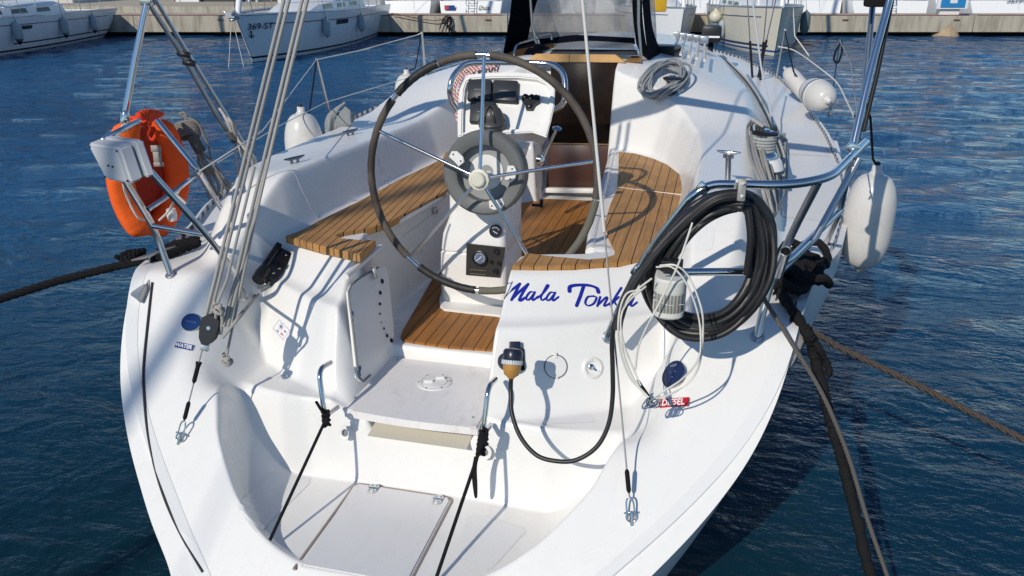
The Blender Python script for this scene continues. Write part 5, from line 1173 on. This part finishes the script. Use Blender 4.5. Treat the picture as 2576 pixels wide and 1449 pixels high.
bobj('snap_fittings',bm,M_chrome,WC); tobj('cable_sleeve',[P(1604,955,y=-.16),P(1622,985,y=-.16),P(1632,998,y=-.16)],[.005,.008,.006],M_black,WC,8)
# black lashings from the grab handles
def lash(label,knot,end,tail,seed,r=.0065):
    rnd=random.Random(seed); o=thing('lashing_rope',label,'rope',knot); bm=NB(); d=(end-knot)
    tube(bm,[knot+d*t for t in np.linspace(0,1.6,12)],r,8)
    for k in range(4):
        c=knot+Vector((0,-.004,.025-k*.018)); tube(bm,[c+Vector((math.cos(t)*.013,math.sin(t)*.012-.002,.006*math.sin(2*t+k))) for t in np.linspace(0,2*math.pi,12,endpoint=False)],r,8,closed=True)
    bobj('rope_and_knot',bm,M_rblack,o); tobj('rope_end',tail,r*.95,M_rblack,o,8); return o
k1=P(822,1050,y=-.065); lash('thin black lashing tied at the port grab handle, short stub end',k1,P(670,1378,z=.38),[k1,P(806,1028,y=-.075),P(795,1010,y=-.08)],1)
k2=P(1218,1098,y=-.06); o=lash('thin black lashing tied at the starboard grab handle, doubled tail',k2,P(1097,1455,z=.38),spline([k2,P(1207,1130,y=-.07),P(1196,1170,y=-.075),P(1197,1220,y=-.075),P(1197,1247,y=-.075)],4),2,.0075)
bm=NB()
for k in range(5):
    c=P(1215-k*1.5,1100+k*10,y=-.065); tube(bm,[c+Vector((math.cos(t)*.014,math.sin(t)*.013,.006*math.sin(t*2+k))) for t in np.linspace(0,2*math.pi,12,endpoint=False)],.0075,8,closed=True)
bobj('stacked_hitches',bm,M_rblack,o)
tobj('rope_end',spline([P(1196,1150,y=-.07),P(1190,1190,y=-.07),P(1195,1240,y=-.07),P(1198,1252,y=-.07)],4),.006,M_rblack,o,8)
# mooring lines
def fuzzy(bm,pts,r,seed=0,seg=9,amp=.18):
    rnd=random.Random(seed); q=spline(pts,14); tube(bm,[p+Vector((rnd.uniform(-1,1),rnd.uniform(-1,1),rnd.uniform(-1,1)))*r*.12 for p in q],[r*(1+rnd.uniform(-amp,amp)) for _ in q],seg)
o=thing('port_mooring_line','heavy black mooring line running off to the left edge','rope',P(400,640,z=1.14)); bm=NB(); twist(bm,[P(500,612,z=1.17),P(410,645,z=1.15),P(300,668,z=1.10),P(150,705,z=1.05),P(0,752,z=1.0),P(-250,830,z=.9)],.021,.10,3,8); bobj('line_strands',bm,M_rblack,o)
bm=NB(); rnd=random.Random(3)
for k in range(6):
    c=P(320+k*7,652-k*1.5,z=1.12); tube(bm,[c+Vector((.012*math.sin(t*2+k),math.cos(t)*.030,math.sin(t)*.030)) for t in np.linspace(0,2*math.pi,12,endpoint=False)],.014,8,closed=True)
tube(bm,[P(320,650,z=1.12),P(296,648,z=1.14),P(290,643,z=1.15)],.012,8); bobj('line_knot',bm,M_rblack,o)
bm=NB(); twist(bm,[P(500,602,z=1.20),P(450,615,z=1.17),P(400,632,z=1.15)],.026,.11,3,8); bobj('line_strands',bm,M_rblack,o)
o=thing('starboard_mooring_line','thick fraying black mooring line from the starboard cleat down to the water','rope',P(1980,740,z=1.15)); bm=NB()
fuzzy(bm,[P(1930,640,z=1.22),P(1950,700,z=1.18),P(1975,755,z=1.17),P(2008,800,z=1.15),P(2030,838,z=1.12),P(2045,880,z=1.04),P(2065,960,z=.94),P(2085,1040,z=.84),P(2110,1130,z=.72),P(2145,1260,z=.55),P(2190,1449,z=.3),P(2230,1600,z=.1)],.021,1); bobj('line_core',bm,M_rblack,o)
bm=NB(); fuzzy(bm,[P(2040,840,z=1.10),P(2062,880,z=1.06),P(2080,915,z=1.0),P(2088,945,z=.97)],.014,2); bobj('line_tail',bm,M_rblack,o)
bm=NB(); rnd=random.Random(6)
for k in range(16):
    a=rnd.uniform(0,6.28); c=P(1998+rnd.uniform(-42,42),668+rnd.uniform(-34,34),z=1.19+.015*rnd.random()); rr=rnd.uniform(.05,.10)
    pts=[c+Vector((math.cos(t)*rr,math.sin(t)*rr*1.1,.03*math.sin(2*t+a)+rnd.uniform(-.006,.006))) for t in np.linspace(0,2*math.pi,14,endpoint=False)]; tube(bm,pts,.019,8,closed=True)
bobj('line_heap',bm,M_rblack,o)
o=thing('brown_mooring_line','brown three-strand mooring line leading to the right edge','rope',P(2040,835,z=1.10)); bm=NB(); twist(bm,[P(2035,828,z=1.12),P(2100,868,z=1.06),P(2300,965,z=.95),P(2580,1108,z=.8),P(2900,1290,z=.6)],.0135,.055,3,7); bobj('line_strands',bm,M_rbrown,o)
o=rope_thing('grey_warp','smooth grey line from the rail down past the starboard corner',spline([P(1885,695,z=1.38),P(1930,765,z=1.28),P(1990,860,z=1.14),P(2060,975,z=.98),P(2100,1060,z=.86),P(2140,1165,z=.7),P(2180,1300,z=.5),P(2232,1449,z=.28),P(2270,1560,z=.1)],6),.0085,rope('worn_grey_rope',(.07,.065,.06),(.16,.15,.14),70))
# ------------------------------------------------------------ harbour background
RT=Vector((CY,SY,0)); FW=Vector((-SY,CY,0)); C0=Vector((CAM.x,CAM.y,0))
def G(px,f,z=0):        # point at forward distance f and height z seen at column px
    dep=f*CT+(CAM.z-z)*ST; return C0+FW*f+RT*((px-W/2)/FPX*dep)+Vector((0,0,z))
def Mgrid(o): return o
# pontoon
def concrete(name,c1,c2):
    m=mat(name,c1,.9,spec=.2); v=texco(m); n=noise(m,v,.7,6,.65); mp=N(m,'ShaderNodeMapping'); mp.inputs['Scale'].default_value=(3,3,.5); L(m,v,mp.inputs[0]); n2=noise(m,mp.outputs[0],1.5,5,.6)
    c=mixc(m,n,c1,c2); c=mixc(m,ramp(m,n2,[(.45,(0,0,0)),(.75,(.7,.7,.7))]),c,(.16,.14,.11)); L(m,c,B(m).inputs['Base Color']); L(m,bump(m,noise(m,v,9,5),.4,.02),B(m).inputs['Normal']); return m
M_con=concrete('pontoon_concrete',(.40,.36,.29),(.50,.46,.38)); M_quay=concrete('quay_concrete',(.45,.40,.32),(.55,.50,.40))
Rz=Matrix.Rotation(YAW,4,'Z')
def fbox(name,r0,r1,f0,f1,z0,z1,m,parent=None,bev=0,rot=0):
    bm=NB(); box(bm,(r0,f0,z0),(r1,f1,z1),Matrix.Translation(C0)@Rz,bev); return bobj(name,bm,m,parent,False)
def rr(px,f,z=0): return (px-W/2)/FPX*(f*CT+(CAM.z-z)*ST)
PN=thing('concrete_pontoon','long grey concrete pontoon crossing behind the moored yachts','pontoon',C0+FW*36)
segs=[(-30,-6.0),(-5.95,-.2),(-.15,12.6),(12.65,19.8),(19.85,27.2),(27.25,60)]
for a,b in segs:
    fbox('pontoon_section',a,b,35.9,38.6,.17,.83,M_con,PN,.02)
    fbox('pontoon_kerb',a+.2,b-.2,35.95,36.15,.832,.86,mat('rust_red_trim',(.22,.07,.05),.7),PN)
fbox('pontoon_float',-30,60,36.3,38.4,-.6,.17,M_blackmat,PN)
for px in (2398,1228,2120,560):
    q=rr(px,35.9); fbox('mooring_ring',q-.12,q+.12,35.84,35.9,.66,.70,mat('rust',(.2,.09,.05),.8),PN)
# stained dolphin under the sign
q=rr(2388,35.8); SG_=thing('berth_sign','white pillar with blue and white sign panel standing on the pontoon','sign',C0+FW*36.2+RT*q)
fbox('sign_post',q-.42,q+.42,36.13,36.5,.86,1.5,mat('sign_white',(.75,.75,.74),.5),SG_,.03); fbox('sign_panel',q-.66,q+.66,36.0,36.12,1.10,2.6,mat('sign_white'),SG_,.02); fbox('sign_face',q-.52,q+.52,35.97,36.0,1.17,2.5,mat('sign_blue',(.02,.22,.5),.5),SG_,.01)
fbox('sign_symbol',q-.15,q+.15,35.95,35.97,1.34,1.9,mat('sign_white'),SG_)
bm=NB(); lathe(bm,[(.62,-.6),(.60,0),(.48,.22),(.36,.45),(.34,.84)],20,Matrix.Translation(C0+FW*36.25+RT*q)); tag(bobj('rusty_pile',bm,concrete('stained_pile',(.38,.27,.16),(.5,.4,.28))),'rust-stained concrete pile under the blue berth sign','pile')
# far quay with low building
FQ=fbox('far_quay',-60,-3.2,44,75,-1,.95,M_quay); tag(FQ,'pale stone quay beyond the left-hand yachts','quay',kind='structure')
BL=thing('quay_kiosk','dark quayside kiosk with white frames and red panels, upper left','kiosk',G(520,52,.95))
r0,r1=rr(440,52),rr(860,52); fbox('kiosk_wall',r0,r1,52.3,58,.95,5,mat('kiosk_dark',(.05,.05,.055),.6),BL)
M_wf=mat('frame_white',(.7,.7,.69),.5); M_rp=mat('kiosk_red',(.35,.02,.025),.5)
for a,b in ((448,458),(496,506),(603,612),(628,634),(648,653),(849,856)): fbox('frame_post',rr(a,52),rr(b,52),52.0,52.3,.95,3.5,M_wf,BL)
for a,b in ((460,496),(680,700)): fbox('red_panel',rr(a,52),rr(b,52),52.1,52.3,1.35,3,M_rp,BL)
fbox('low_panel',rr(458,52),rr(498,52),52.05,52.3,.95,1.32,M_wf,BL); fbox('frame_rail',rr(603,52),rr(653,52),52.0,52.2,1.7,1.8,M_wf,BL)
fbox('white_cabinet',rr(708,50),rr(742,50),49.6,50.2,.95,2.2,M_wf).update_tag(); tag(bpy.data.objects['white_cabinet'],'plain white cabinet standing at the right of the quay kiosk','cabinet')
# unseen ridge added above the frame top to darken the far water's reflection
bm=NB(); prev=None; rnd=random.Random(11)
for i in range(61):
    a=-1.6+3.2*i/60; d=420; h=8+5*math.sin(a*3.1+1)+4*math.sin(a*9)+rnd.uniform(-2,2); base=C0+(FW*math.cos(a)+RT*math.sin(a))*d; far=C0+(FW*math.cos(a)+RT*math.sin(a))*(d+260)
    row=[bm.verts.new(base+Vector((0,0,-1))),bm.verts.new(base+Vector((0,0,5))),bm.verts.new((base+far)/2+Vector((0,0,h))),bm.verts.new(far+Vector((0,0,h*1.5)))]
    if prev:
        for k in range(3): bm.faces.new((prev[k],row[k],row[k+1],prev[k+1]))
    prev=row
mh=mat('backdrop_tone',(.05,.065,.04),.95,spec=.1); v=texco(mh); L(mh,ramp(mh,noise(mh,v,.03,6),[(.35,(.05,.075,.09)),(.65,(.10,.12,.13))]),B(mh).inputs['Base Color'])
tag(bobj('reflection_backdrop',bm,mh),'unseen low ridge added to darken the reflection in the far water',None,kind='structure')
# ---- generic moored yacht
M_yw=gelcoat('yacht_white',(.82,.82,.81),(.5,.5,.48),.3); M_yc=gelcoat('yacht_cream',(.68,.63,.52),(.45,.4,.32),.4); M_glass=mat('dark_glass',(.012,.014,.018),.12); M_boot=mat('boot_stripe',(.01,.012,.02),.4); M_bb=mat('blue_boot',(.01,.06,.22),.4); M_anti=mat('antifoul',(.015,.02,.035),.7)
M_deckg=mat('deck_grey',(.5,.5,.5),.7); M_yblue=mat('sail_cover_blue',(.01,.03,.14),.8); M_mast=mat('mast_alloy',(.6,.6,.6),.35,.7)
def yacht(label,bow,stern,beam,fb,m=None,cabin=True,stripes=(),mast=True,transom=.72,rake=.9,counter=.6,cab_m=None,cover=None,name='moored_yacht',group='yachts moored round the basin',portlights=3,cabh=.42):
    m=m or M_yw; bow=Vector((bow[0],bow[1],0)); stern=Vector((stern[0],stern[1],0)); d=bow-stern; Ln=d.length; ang=math.atan2(-d.x,d.y)
    Y=thing(name,label,'sailboat',stern,ang,group); M=Matrix.Translation(stern)@Matrix.Rotation(ang,4,'Z')
    def hb(t): return beam/2*(transom+(1-transom)*math.sin(min(t/.45,1)*math.pi/2)) if t<.45 else beam/2*max(0,1-((t-.45)/.55)**2.1)**.9
    def sheer(t): return fb[0]+(fb[1]-fb[0])*t+.06*math.cos(t*math.pi)
    NS=36; zs=[-.5,-.2,0,.10,.16,.30,.55,.75,.9,1.0]; rings=[]
    bm=NB()
    for s in (-1,1):
        V=[]
        for i in range(NS+1):
            t=i/NS; row=[]
            for k,zf in enumerate(zs):
                zt=sheer(t); z=zf if zf<=.16 else .16+(zt-.16)*((zf-.16)/.84); u=max(0,min(1,z/zt))
                w_=hb(t)*(.80+.20*u**.6) if z>=0 else hb(t)*(.80+z*.8)
                yy=t*Ln+ (rake*(u-.0)*t**6) - (counter*u*(1-t)**8); 
                row.append(bm.verts.new(M@Vector((s*max(w_,.01),yy,z))))
            V.append(row)
        for i in range(NS):
            for k in range(len(zs)-1):
                f=bm.faces.new((V[i][k],V[i+1][k],V[i+1][k+1],V[i][k+1])); z=zs[k]; f.material_index=1 if zs[k+1]<=.001 else (2 if (k in (3,)) else 0)
        rings.append(V)
    for k in range(len(zs)-1): bm.faces.new((rings[0][0][k],rings[0][0][k+1],rings[1][0][k+1],rings[1][0][k]))
    Hm=bobj('hull',bm,[m,M_anti,stripes[0] if stripes else m],Y)
    bm=NB(); L_=[[M@Vector((s*max(hb(i/NS)*.985,.005),i/NS*Ln+rake*(i/NS)**6-counter*(1-i/NS)**8,sheer(i/NS)-.03)) for i in range(NS+1)] for s in (-1,1)]
    a=[bm.verts.new(p) for p in L_[0]]; b=[bm.verts.new(p) for p in L_[1]]
    for i in range(NS): bm.faces.new((a[i],a[i+1],b[i+1],b[i]))
    bobj('deck',bm,M_deckg,Y)
    for s in (0,1):
        pts=[p+Vector((0,0,.05)) for p in L_[s]]; tobj('gunwale',pts,.035,M_mast,Y,6)
    def hullpt(t,u,s,off=.012):
        z=sheer(t)*u; w_=hb(t)*(.80+.20*u**.6)+off; return M@Vector((s*w_,t*Ln+rake*u*t**6-counter*u*(1-t)**8,z))
    if len(stripes)>1:
        for s in (-1,1): tobj('hull_stripe',[hullpt(t,.80,s,.004) for t in np.linspace(.04,.93,24)],.014,stripes[1],Y,6)
    if cabin:
        c0,c1=.22,.70; w0,w1=beam*.30,beam*.20; z0=sheer(.4)-.05; hh=cabh
        secs=[]
        for t,f in ((c0,.0),(c0+.01,1),(.5,1.0),(c1-.06,.8),(c1+.05,.0)):
            w_=(w0+(w1-w0)*(t-c0)/(c1-c0)); z1=z0+hh*f+.02; secs.append([M@Vector((x*w_,t*Ln,zz)) for x,zz in ((-1.08,z0),(-1.0,z0+(z1-z0)*.75),(-.75,z1),(0,z1+.06*f),(.75,z1),(1.0,z0+(z1-z0)*.75),(1.08,z0))])
        loft('coachroof',secs,cab_m or m,Y,30)
        for s in (-1,1):
            for k in range(portlights):
                t0=.30+.115*k; bm=NB(); w_=lambda t:(w0+(w1-w0)*(t-c0)/(c1-c0))
                q=[M@Vector((s*(w_(t)*k2+.012),t*Ln,z0+hh*h_)) for t,h_,k2 in ((t0,.30,1.05),(t0+.075,.28,1.05),(t0+.07,.62,1.025),(t0+.005,.66,1.025))]; bm.faces.new([bm.verts.new(p) for p in q]); bobj('cabin_window',bm,M_glass,Y,False)
    if mast:
        mp_=M@Vector((0,.58*Ln,sheer(.6))); tobj('mast',[mp_,mp_+Vector((0,0,12.5))],.058 if mast=='bare' else .095,M_mast,Y,10)
        a=M@Vector((0,.57*Ln,sheer(.6)+1.3)); b=M@Vector((0,.18*Ln,sheer(.6)+1.35)); tobj('boom',[a,b],.07,M_mast,Y,8); tobj('sail_cover',[a+Vector((0,0,.15)),b+Vector((0,0,.10))],[.17,.10],cover or M_yblue,Y,10)
        for s in (-1,1): tobj('shroud',[hullpt(.55,1,s,-.1),mp_+Vector((0,0,12))],.008,M_steel,Y,5)
        if mast!='bare': tobj('forestay',[M@Vector((0,Ln+rake*.8,sheer(1))),mp_+Vector((0,0,11.5))],.085,M_cwhite,Y,8)  # forestay thickened and whitened so the water reflects it as pale streaks
        tobj('backstay',[M@Vector((0,-.2,sheer(0))),mp_+Vector((0,0,12.4))],.008,M_steel,Y,5)
    for s in (-1,1):
        ts=np.linspace(.08,.88,7); tops=[]
        for t in ts:
            p=hullpt(t,1,s,-.10); tobj('stanchion',[p,p+Vector((0,0,.6))],.014,M_steel,Y,6); tops.append(p+Vector((0,0,.6)))
        tobj('lifeline',tops,.006,M_steel,Y,5); tobj('lifeline',[p-Vector((0,0,.28)) for p in tops],.006,M_steel,Y,5)
        pb=[hullpt(.88,1,s,-.1)+Vector((0,0,.6)),hullpt(.97,1,s,-.02)+Vector((0,0,.62)),M@Vector((0,Ln+rake*.95,sheer(1)+.62))]; tobj('pulpit',pb,.014,M_steel,Y,6); tobj('pulpit',[hullpt(.96,1,s,-.05),hullpt(.97,1,s,-.02)+Vector((0,0,.62))],.014,M_steel,Y,6)
        ps=[hullpt(.08,1,s,-.1)+Vector((0,0,.6)),hullpt(.01,1,s,-.05)+Vector((0,0,.6)),M@Vector((s*beam*.12,-counter,sheer(0)+.6))]; tobj('pushpit',ps,.014,M_steel,Y,6)
    return Y,M,hullpt,sheer,Ln
def W0(px,py): p=P(px,py,z=0); return p
# left-hand yacht, stern towards us at right
sA=W0(236,99); dirA=(W0(0,141)-sA).normalized(); YA=yacht('white yacht at far left with twin black boot stripes and three hanging fenders',sA+dirA*12.5+Vector((-1.4,0,0)),sA+Vector((-1.45,.6,0)),3.6,(1.02,1.28),stripes=(M_boot,mat('wine_stripe',(.18,.02,.03),.4)),counter=1.3,rake=1.2,transom=.80)
def side_patch(Yt,t0,t1,u0,u1,s,m,name):
    Y,M,hp,sh,Ln=Yt; bm=NB(); rows=[]
    for t in np.linspace(t0,t1,8): rows.append([bm.verts.new(hp(t,u,s,.01)) for u in (u0,u1)])
    for a,b in zip(rows,rows[1:]): bm.faces.new((a[0],b[0],b[1],a[1]))
    return bobj(name,bm,m,Y,False)
def pick_side(Yt):
    hp=Yt[2]; return -1 if (hp(.5,.5,-1)-CAM).length<(hp(.5,.5,1)-CAM).length else 1
def t_at(Yt,px,s): return min(np.linspace(0,1,400),key=lambda t:abs(proj_(Yt[2](t,.6,s))[0]-px))
sa=pick_side(YA); side_patch(YA,t_at(YA,81,sa),t_at(YA,47,sa),.66,.76,sa,M_glass,'hull_window'); side_patch(YA,.0,.6,.27,.31,sa,M_boot,'boot_stripe')
def hang_fender(Yt,px,s,L_,r,label,mt=None,tip=True,u=.62,grp='fenders hanging on the moored yachts'):
    t=t_at(Yt,px,s); p=Yt[2](t,u,s,r+.01); top=Yt[2](t,1.02,s,0); o=fender(p,r,L_,label,rope_pts=[p+Vector((0,0,L_/2)),top+Vector((0,0,.4))],group=grp,mt=mt)
    if tip:
        bm=NB(); lathe(bm,[(.001,-.10),(r*.9,.10),(.001,.11)],10,Matrix.Translation((0,0,-L_/2-.02))); me=bpy.data.meshes.new('fender_tip'); bm.to_mesh(me); bm.free(); q=link('fender_tip',me,M_blackmat); q.parent=o
    return o
M_fgrey=mat('fender_grey',(.33,.38,.42),.5)
hang_fender(YA,32,sa,.62,.15,'leftmost grey fender with black tip on the far-left yacht',M_fgrey); hang_fender(YA,152,sa,.62,.14,'middle grey fender with black tip on the far-left yacht',M_fgrey); hang_fender(YA,226,sa,.60,.13,'grey fender nearest the stern of the far-left yacht',M_fgrey)
# the numbered yacht, bow towards us
bB=W0(634,156); sB=W0(958,86); YB=yacht('white yacht with registration 369-ST, bow pointing left, scalloped toe rail',bB+Vector((.02,.05,0)),sB+Vector((-1.35,.5,0)),3.5,(1.12,1.42),stripes=(M_boot,mat('wine_stripe')),rake=1.0,counter=.5,transom=.85)
sb=pick_side(YB); 
def side_text(Yt,px,u,s,txt,size,m,sc=1):
    t=t_at(Yt,px,s); p=Yt[2](t,u,s,.02); q=Yt[2](t+.02,u,s,.02); q2=Yt[2](t,u+.1,s,.02); x=(q-p).normalized(); y=(q2-p).normalized(); 
    if proj_(p+x*.2)[0]<proj_(p)[0]: x=-x
    n=x.cross(y).normalized(); y=n.cross(x); M=Matrix((x,y,n)).transposed().to_4x4(); M.translation=p+n*.015; return text_obj('registration',txt,M,size,m,Yt[0],extrude=.003,scale=(sc,1))
side_text(YB,660,.76,sb,'369-ST',.26,M_boot,1.5); side_patch(YB,t_at(YB,733,sb),t_at(YB,756,sb),.60,.70,sb,M_glass,'hull_window') if False else side_patch(YB,t_at(YB,846,sb),t_at(YB,875,sb),.66,.78,sb,M_glass,'hull_window')
tt=t_at(YB,634,sb); p=YB[2](tt,.68,sb,.03); bm=NB(); tube(bm,[p,p+Vector((0,0,-.2))],.025,6); tube(bm,[p+Vector((-.08,.0,-.13)),p+Vector((0,0,-.21)),p+Vector((.08,.0,-.13))],.02,6); bobj('anchor_mark',bm,M_boot,YB[0])
hang_fender(YB,812,sb,.6,.13,'white-topped fender on the numbered yacht, nearer its bow',mat('fender_blueish',(.3,.36,.4),.5),False); hang_fender(YB,900,sb,.6,.13,'white-topped fender on the numbered yacht, nearer its stern',mat('fender_blueish'),False)
p=YB[1]@Vector((0,YB[4]+1.25,YB[3](1)+.02)); bm=NB(); tube(bm,[p+Vector((.3,-.3,.12)),p,p+Vector((-.1,.1,-.15))],.045,8); tube(bm,[p+Vector((-.22,0,.1)),p+Vector((0,0,-.12)),p+Vector((.25,.0,-.02))],.05,8); box(bm,(-.14,-.1,-.06),(.14,.1,.08),Matrix.Translation(p)); bobj('bow_anchor',bm,mat('galvanised',(.45,.47,.5),.45,.8),YB[0])
rope_thing('bow_lines','slack pale bow lines hanging from the numbered yacht into the water',[p,p*.5+W0(575,170)*.5,W0(575,170)],.008,M_rwhite,'rope'); rope_thing('bow_lines','short bow line dropping steeply from the numbered yacht',[p,p*.5+W0(613,168)*.5,W0(613,168)],.008,M_rwhite,'rope')
# quay-side sterns beyond the pontoon
def stern_yacht(label,px,f,beam,m=None,txt=None,tm=None,ladder=True,Ln=10,cover=None):
    c=G(px,f,0); st=c; bw=c+FW*Ln+RT*.6; Yt=yacht(label,bw,st,beam,(1.25,1.4),m=m,counter=-.5,transom=.86,stripes=(M_bb,),group='yachts moored stern-to behind the pontoon')
    Y,M,hp,sh,L_=Yt
    if ladder:
        bm=NB()
        for s in (-.2,.2): tube(bm,[M@Vector((s,-.0,.5)),M@Vector((s,.35,1.6))],.02,6)
        for k in range(4): tube(bm,[M@Vector((-.2,.03+.08*k,.6+.25*k)),M@Vector((.2,.03+.08*k,.6+.25*k))],.016,6)
        bobj('swim_ladder',bm,M_steel,Y)
    if txt:
        nM=M@Matrix.Translation((beam*.18,.30,1.0))@Matrix.Rotation(math.pi/2,4,'X'); text_obj('stern_name',txt,nM,.28,tm or M_boot,Y,font_shear=.3,extrude=.004)
    return Yt
stern_yacht('white yacht stern with small blue mark, first right of the numbered yacht',1025,40.2,2.6,None,None,ladder=False)
YD=stern_yacht('white yacht stern named Dida with red and blue flash',1183,40.0,3.5,None,'Dida'); Y,M,hp,sh,L_=YD
bm=NB(); box(bm,(-1.25,.25,.92),(-.75,.27,1.12),M); bobj('stern_flash',bm,M_bb,Y,False); bm=NB(); box(bm,(-1.25,.25,.95),(-1.05,.245,1.10),M); bobj('stern_flash',bm,mat('flash_red',(.6,.06,.04),.4),Y,False)
YE=stern_yacht('white yacht stern with boarding ladder left of the blue berth sign',2238,40.5,4.2,None,None,ladder=True)
YF=stern_yacht('white yacht stern with dark lettering at the far right edge',2545,40.5,4.6,None,None,ladder=False); Y,M,hp,sh,L_=YF
text_obj('stern_name','SEFA',M@Matrix.Translation((.1,.36,1.36))@Matrix.Rotation(math.pi/2,4,'X'),.42,mat('name_grey',(.12,.13,.2),.5),Y,font_shear=.2,extrude=.004)
stern_yacht('white yacht stern half hidden behind the cream yacht',2045,41.5,3.2,None,None,ladder=False)
stern_yacht('white yacht stern set back behind the berth sign',2420,43.5,3.2,None,None,ladder=False)
stern_yacht('white yacht stern squeezed between the two named sterns, centre left',1105,43.5,2.6,None,None,ladder=True)
stern_yacht('white yacht stern showing right of the sprayhood window',1745,42,3.0,None,None,ladder=False)
stern_yacht('white yacht seen faintly through the sprayhood window',1480,41.5,3.4,None,None,ladder=True)
for k,(px,f,lb) in enumerate(((150,50,'white yacht behind the far-left yacht, topmost left'),(330,58,'white yacht bow just left of the quay kiosk'),(905,43,'white yacht rising behind the stern of the numbered yacht'))):
    c=G(px,f,0); yacht(lb,c+FW*9+RT*-1,c,3.2,(1.2,1.4),stripes=(M_bb,),group='yachts moored round the basin')
# cream yacht, bow towards us
bC=W0(1952,147); sC=G(1925,37,0); YC=yacht('cream yacht with bow pointing at us, navy stripes, ball fender',bC+Vector((.0,.9,0)),sC+RT*-1.4,3.3,(1.2,1.55),m=M_yc,stripes=(M_bb,M_navy),rake=.45,counter=.2,cab_m=M_yw,cabh=.35)
for s in (-1,1): tobj('hull_stripe',[YC[2](t,.19,s,.004) for t in np.linspace(.04,.97,24)],.03,M_navy,YC[0],6)
sc_=-1 if proj_(YC[2](.6,.5,-1))[0]<proj_(YC[2](.6,.5,1))[0] else 1
t=t_at(YC,1815,sc_); p=YC[2](t,.74,sc_,.22); fender(p,.22,.4,'round white ball fender on the sunny side of the cream yacht',ball=True,rope_pts=[p+Vector((0,0,.25)),YC[2](t,1.0,sc_,0)],group='fenders hanging on the moored yachts',mt=mat('fender_cream',(.62,.58,.45),.4))
hang_fender(YC,1822,sc_,.6,.12,'dark slim fender just right of the ball fender',M_fgrey,False,.45); hang_fender(YC,2040,-sc_,.75,.17,'big dark grey fender on the shaded side of the cream yacht',mat('fender_dark',(.12,.15,.16),.5),False)
rope_thing('bow_lines','spotted pale line hanging down the shaded bow of the cream yacht',[YC[2](.93,1,-sc_,.02),YC[2](.93,.4,-sc_,.25),W0(2035,140)],.02,M_rwhite,'rope')
# small dark-topped yacht left of it
bD=W0(1716,112); YG=yacht('white yacht with grey hull just beyond our bow, left of the cream yacht',bD+FW*.6,bD+FW*9+RT*-.4,3.0,(1.1,1.35),m=M_yw,stripes=(M_bb,M_navy),rake=.4,cover=M_yblue)
p=G(1655,27,1.45); bm=NB(); box(bm,(-.25,-.2,-.1),(.25,.2,.75),Matrix.Translation(p)@Rz,.06); LR=bobj('yellow_buoyancy_bag',bm,mat('yellow_vinyl',(.65,.38,.02),.5)); tag(LR,'yellow lifebuoy case standing upright right of the sprayhood','lifebuoy case')
bm=NB(); lathe(bm,[(.09,.0),(.13,.01),(.13,.03),(.09,.04)],20,axisM(p+FW*-.21+Vector((0,0,.45)),-FW)); bobj('red_ring',bm,mat('flash_red'),LR)
p=P(1790,93,z=1.75); OB=thing('outboard_motor','small black outboard motor stowed by our bow rail','outboard motor',p); bm=NB(); box(bm,(-.11,-.14,-.06),(.11,.14,.13),Matrix.Translation(p),.04); bobj('motor_cowl',bm,M_black,OB); bm=NB(); box(bm,(-.09,-.142,.0),(.09,-.139,.02),Matrix.Translation(p)); bobj('cowl_stripe',bm,M_cwhite,OB,False); bm=NB(); box(bm,(-.03,-.04,-.5),(.03,.04,-.06),Matrix.Translation(p)); bobj('motor_leg',bm,M_black,OB)
# lines over the pontoon
o=rope_thing('pontoon_line','slack red-brown line drooping along the pontoon face',spline([G(985,35.7,.95),G(1060,35.7,.72),G(1100,35.7,.66),G(1135,35.7,.85)],6),.018,mat('rust'),'rope')
o=thing('weed_lines','tangle of dark lines knotted over the pontoon edge','rope',G(1128,35.7,.85)); bm=NB(); rnd=random.Random(3)
for k in range(9): tube(bm,spline([G(1128+rnd.uniform(-8,8),35.8,.86),G(1126+rnd.uniform(-14,14),35.75,.62),G(1127+rnd.uniform(-22,22),35.75,rnd.uniform(.0,.35))],4),.022,6)
bobj('line_tangle',bm,M_blackmat,o)

yacht('white yacht moored behind the photographer, its mast shading the port quarter',(-6.07,-15.9),(-3.9,-5.9),3.3,(1.1,1.35),mast='bare',stripes=(M_bb,),group='yachts moored round the basin')
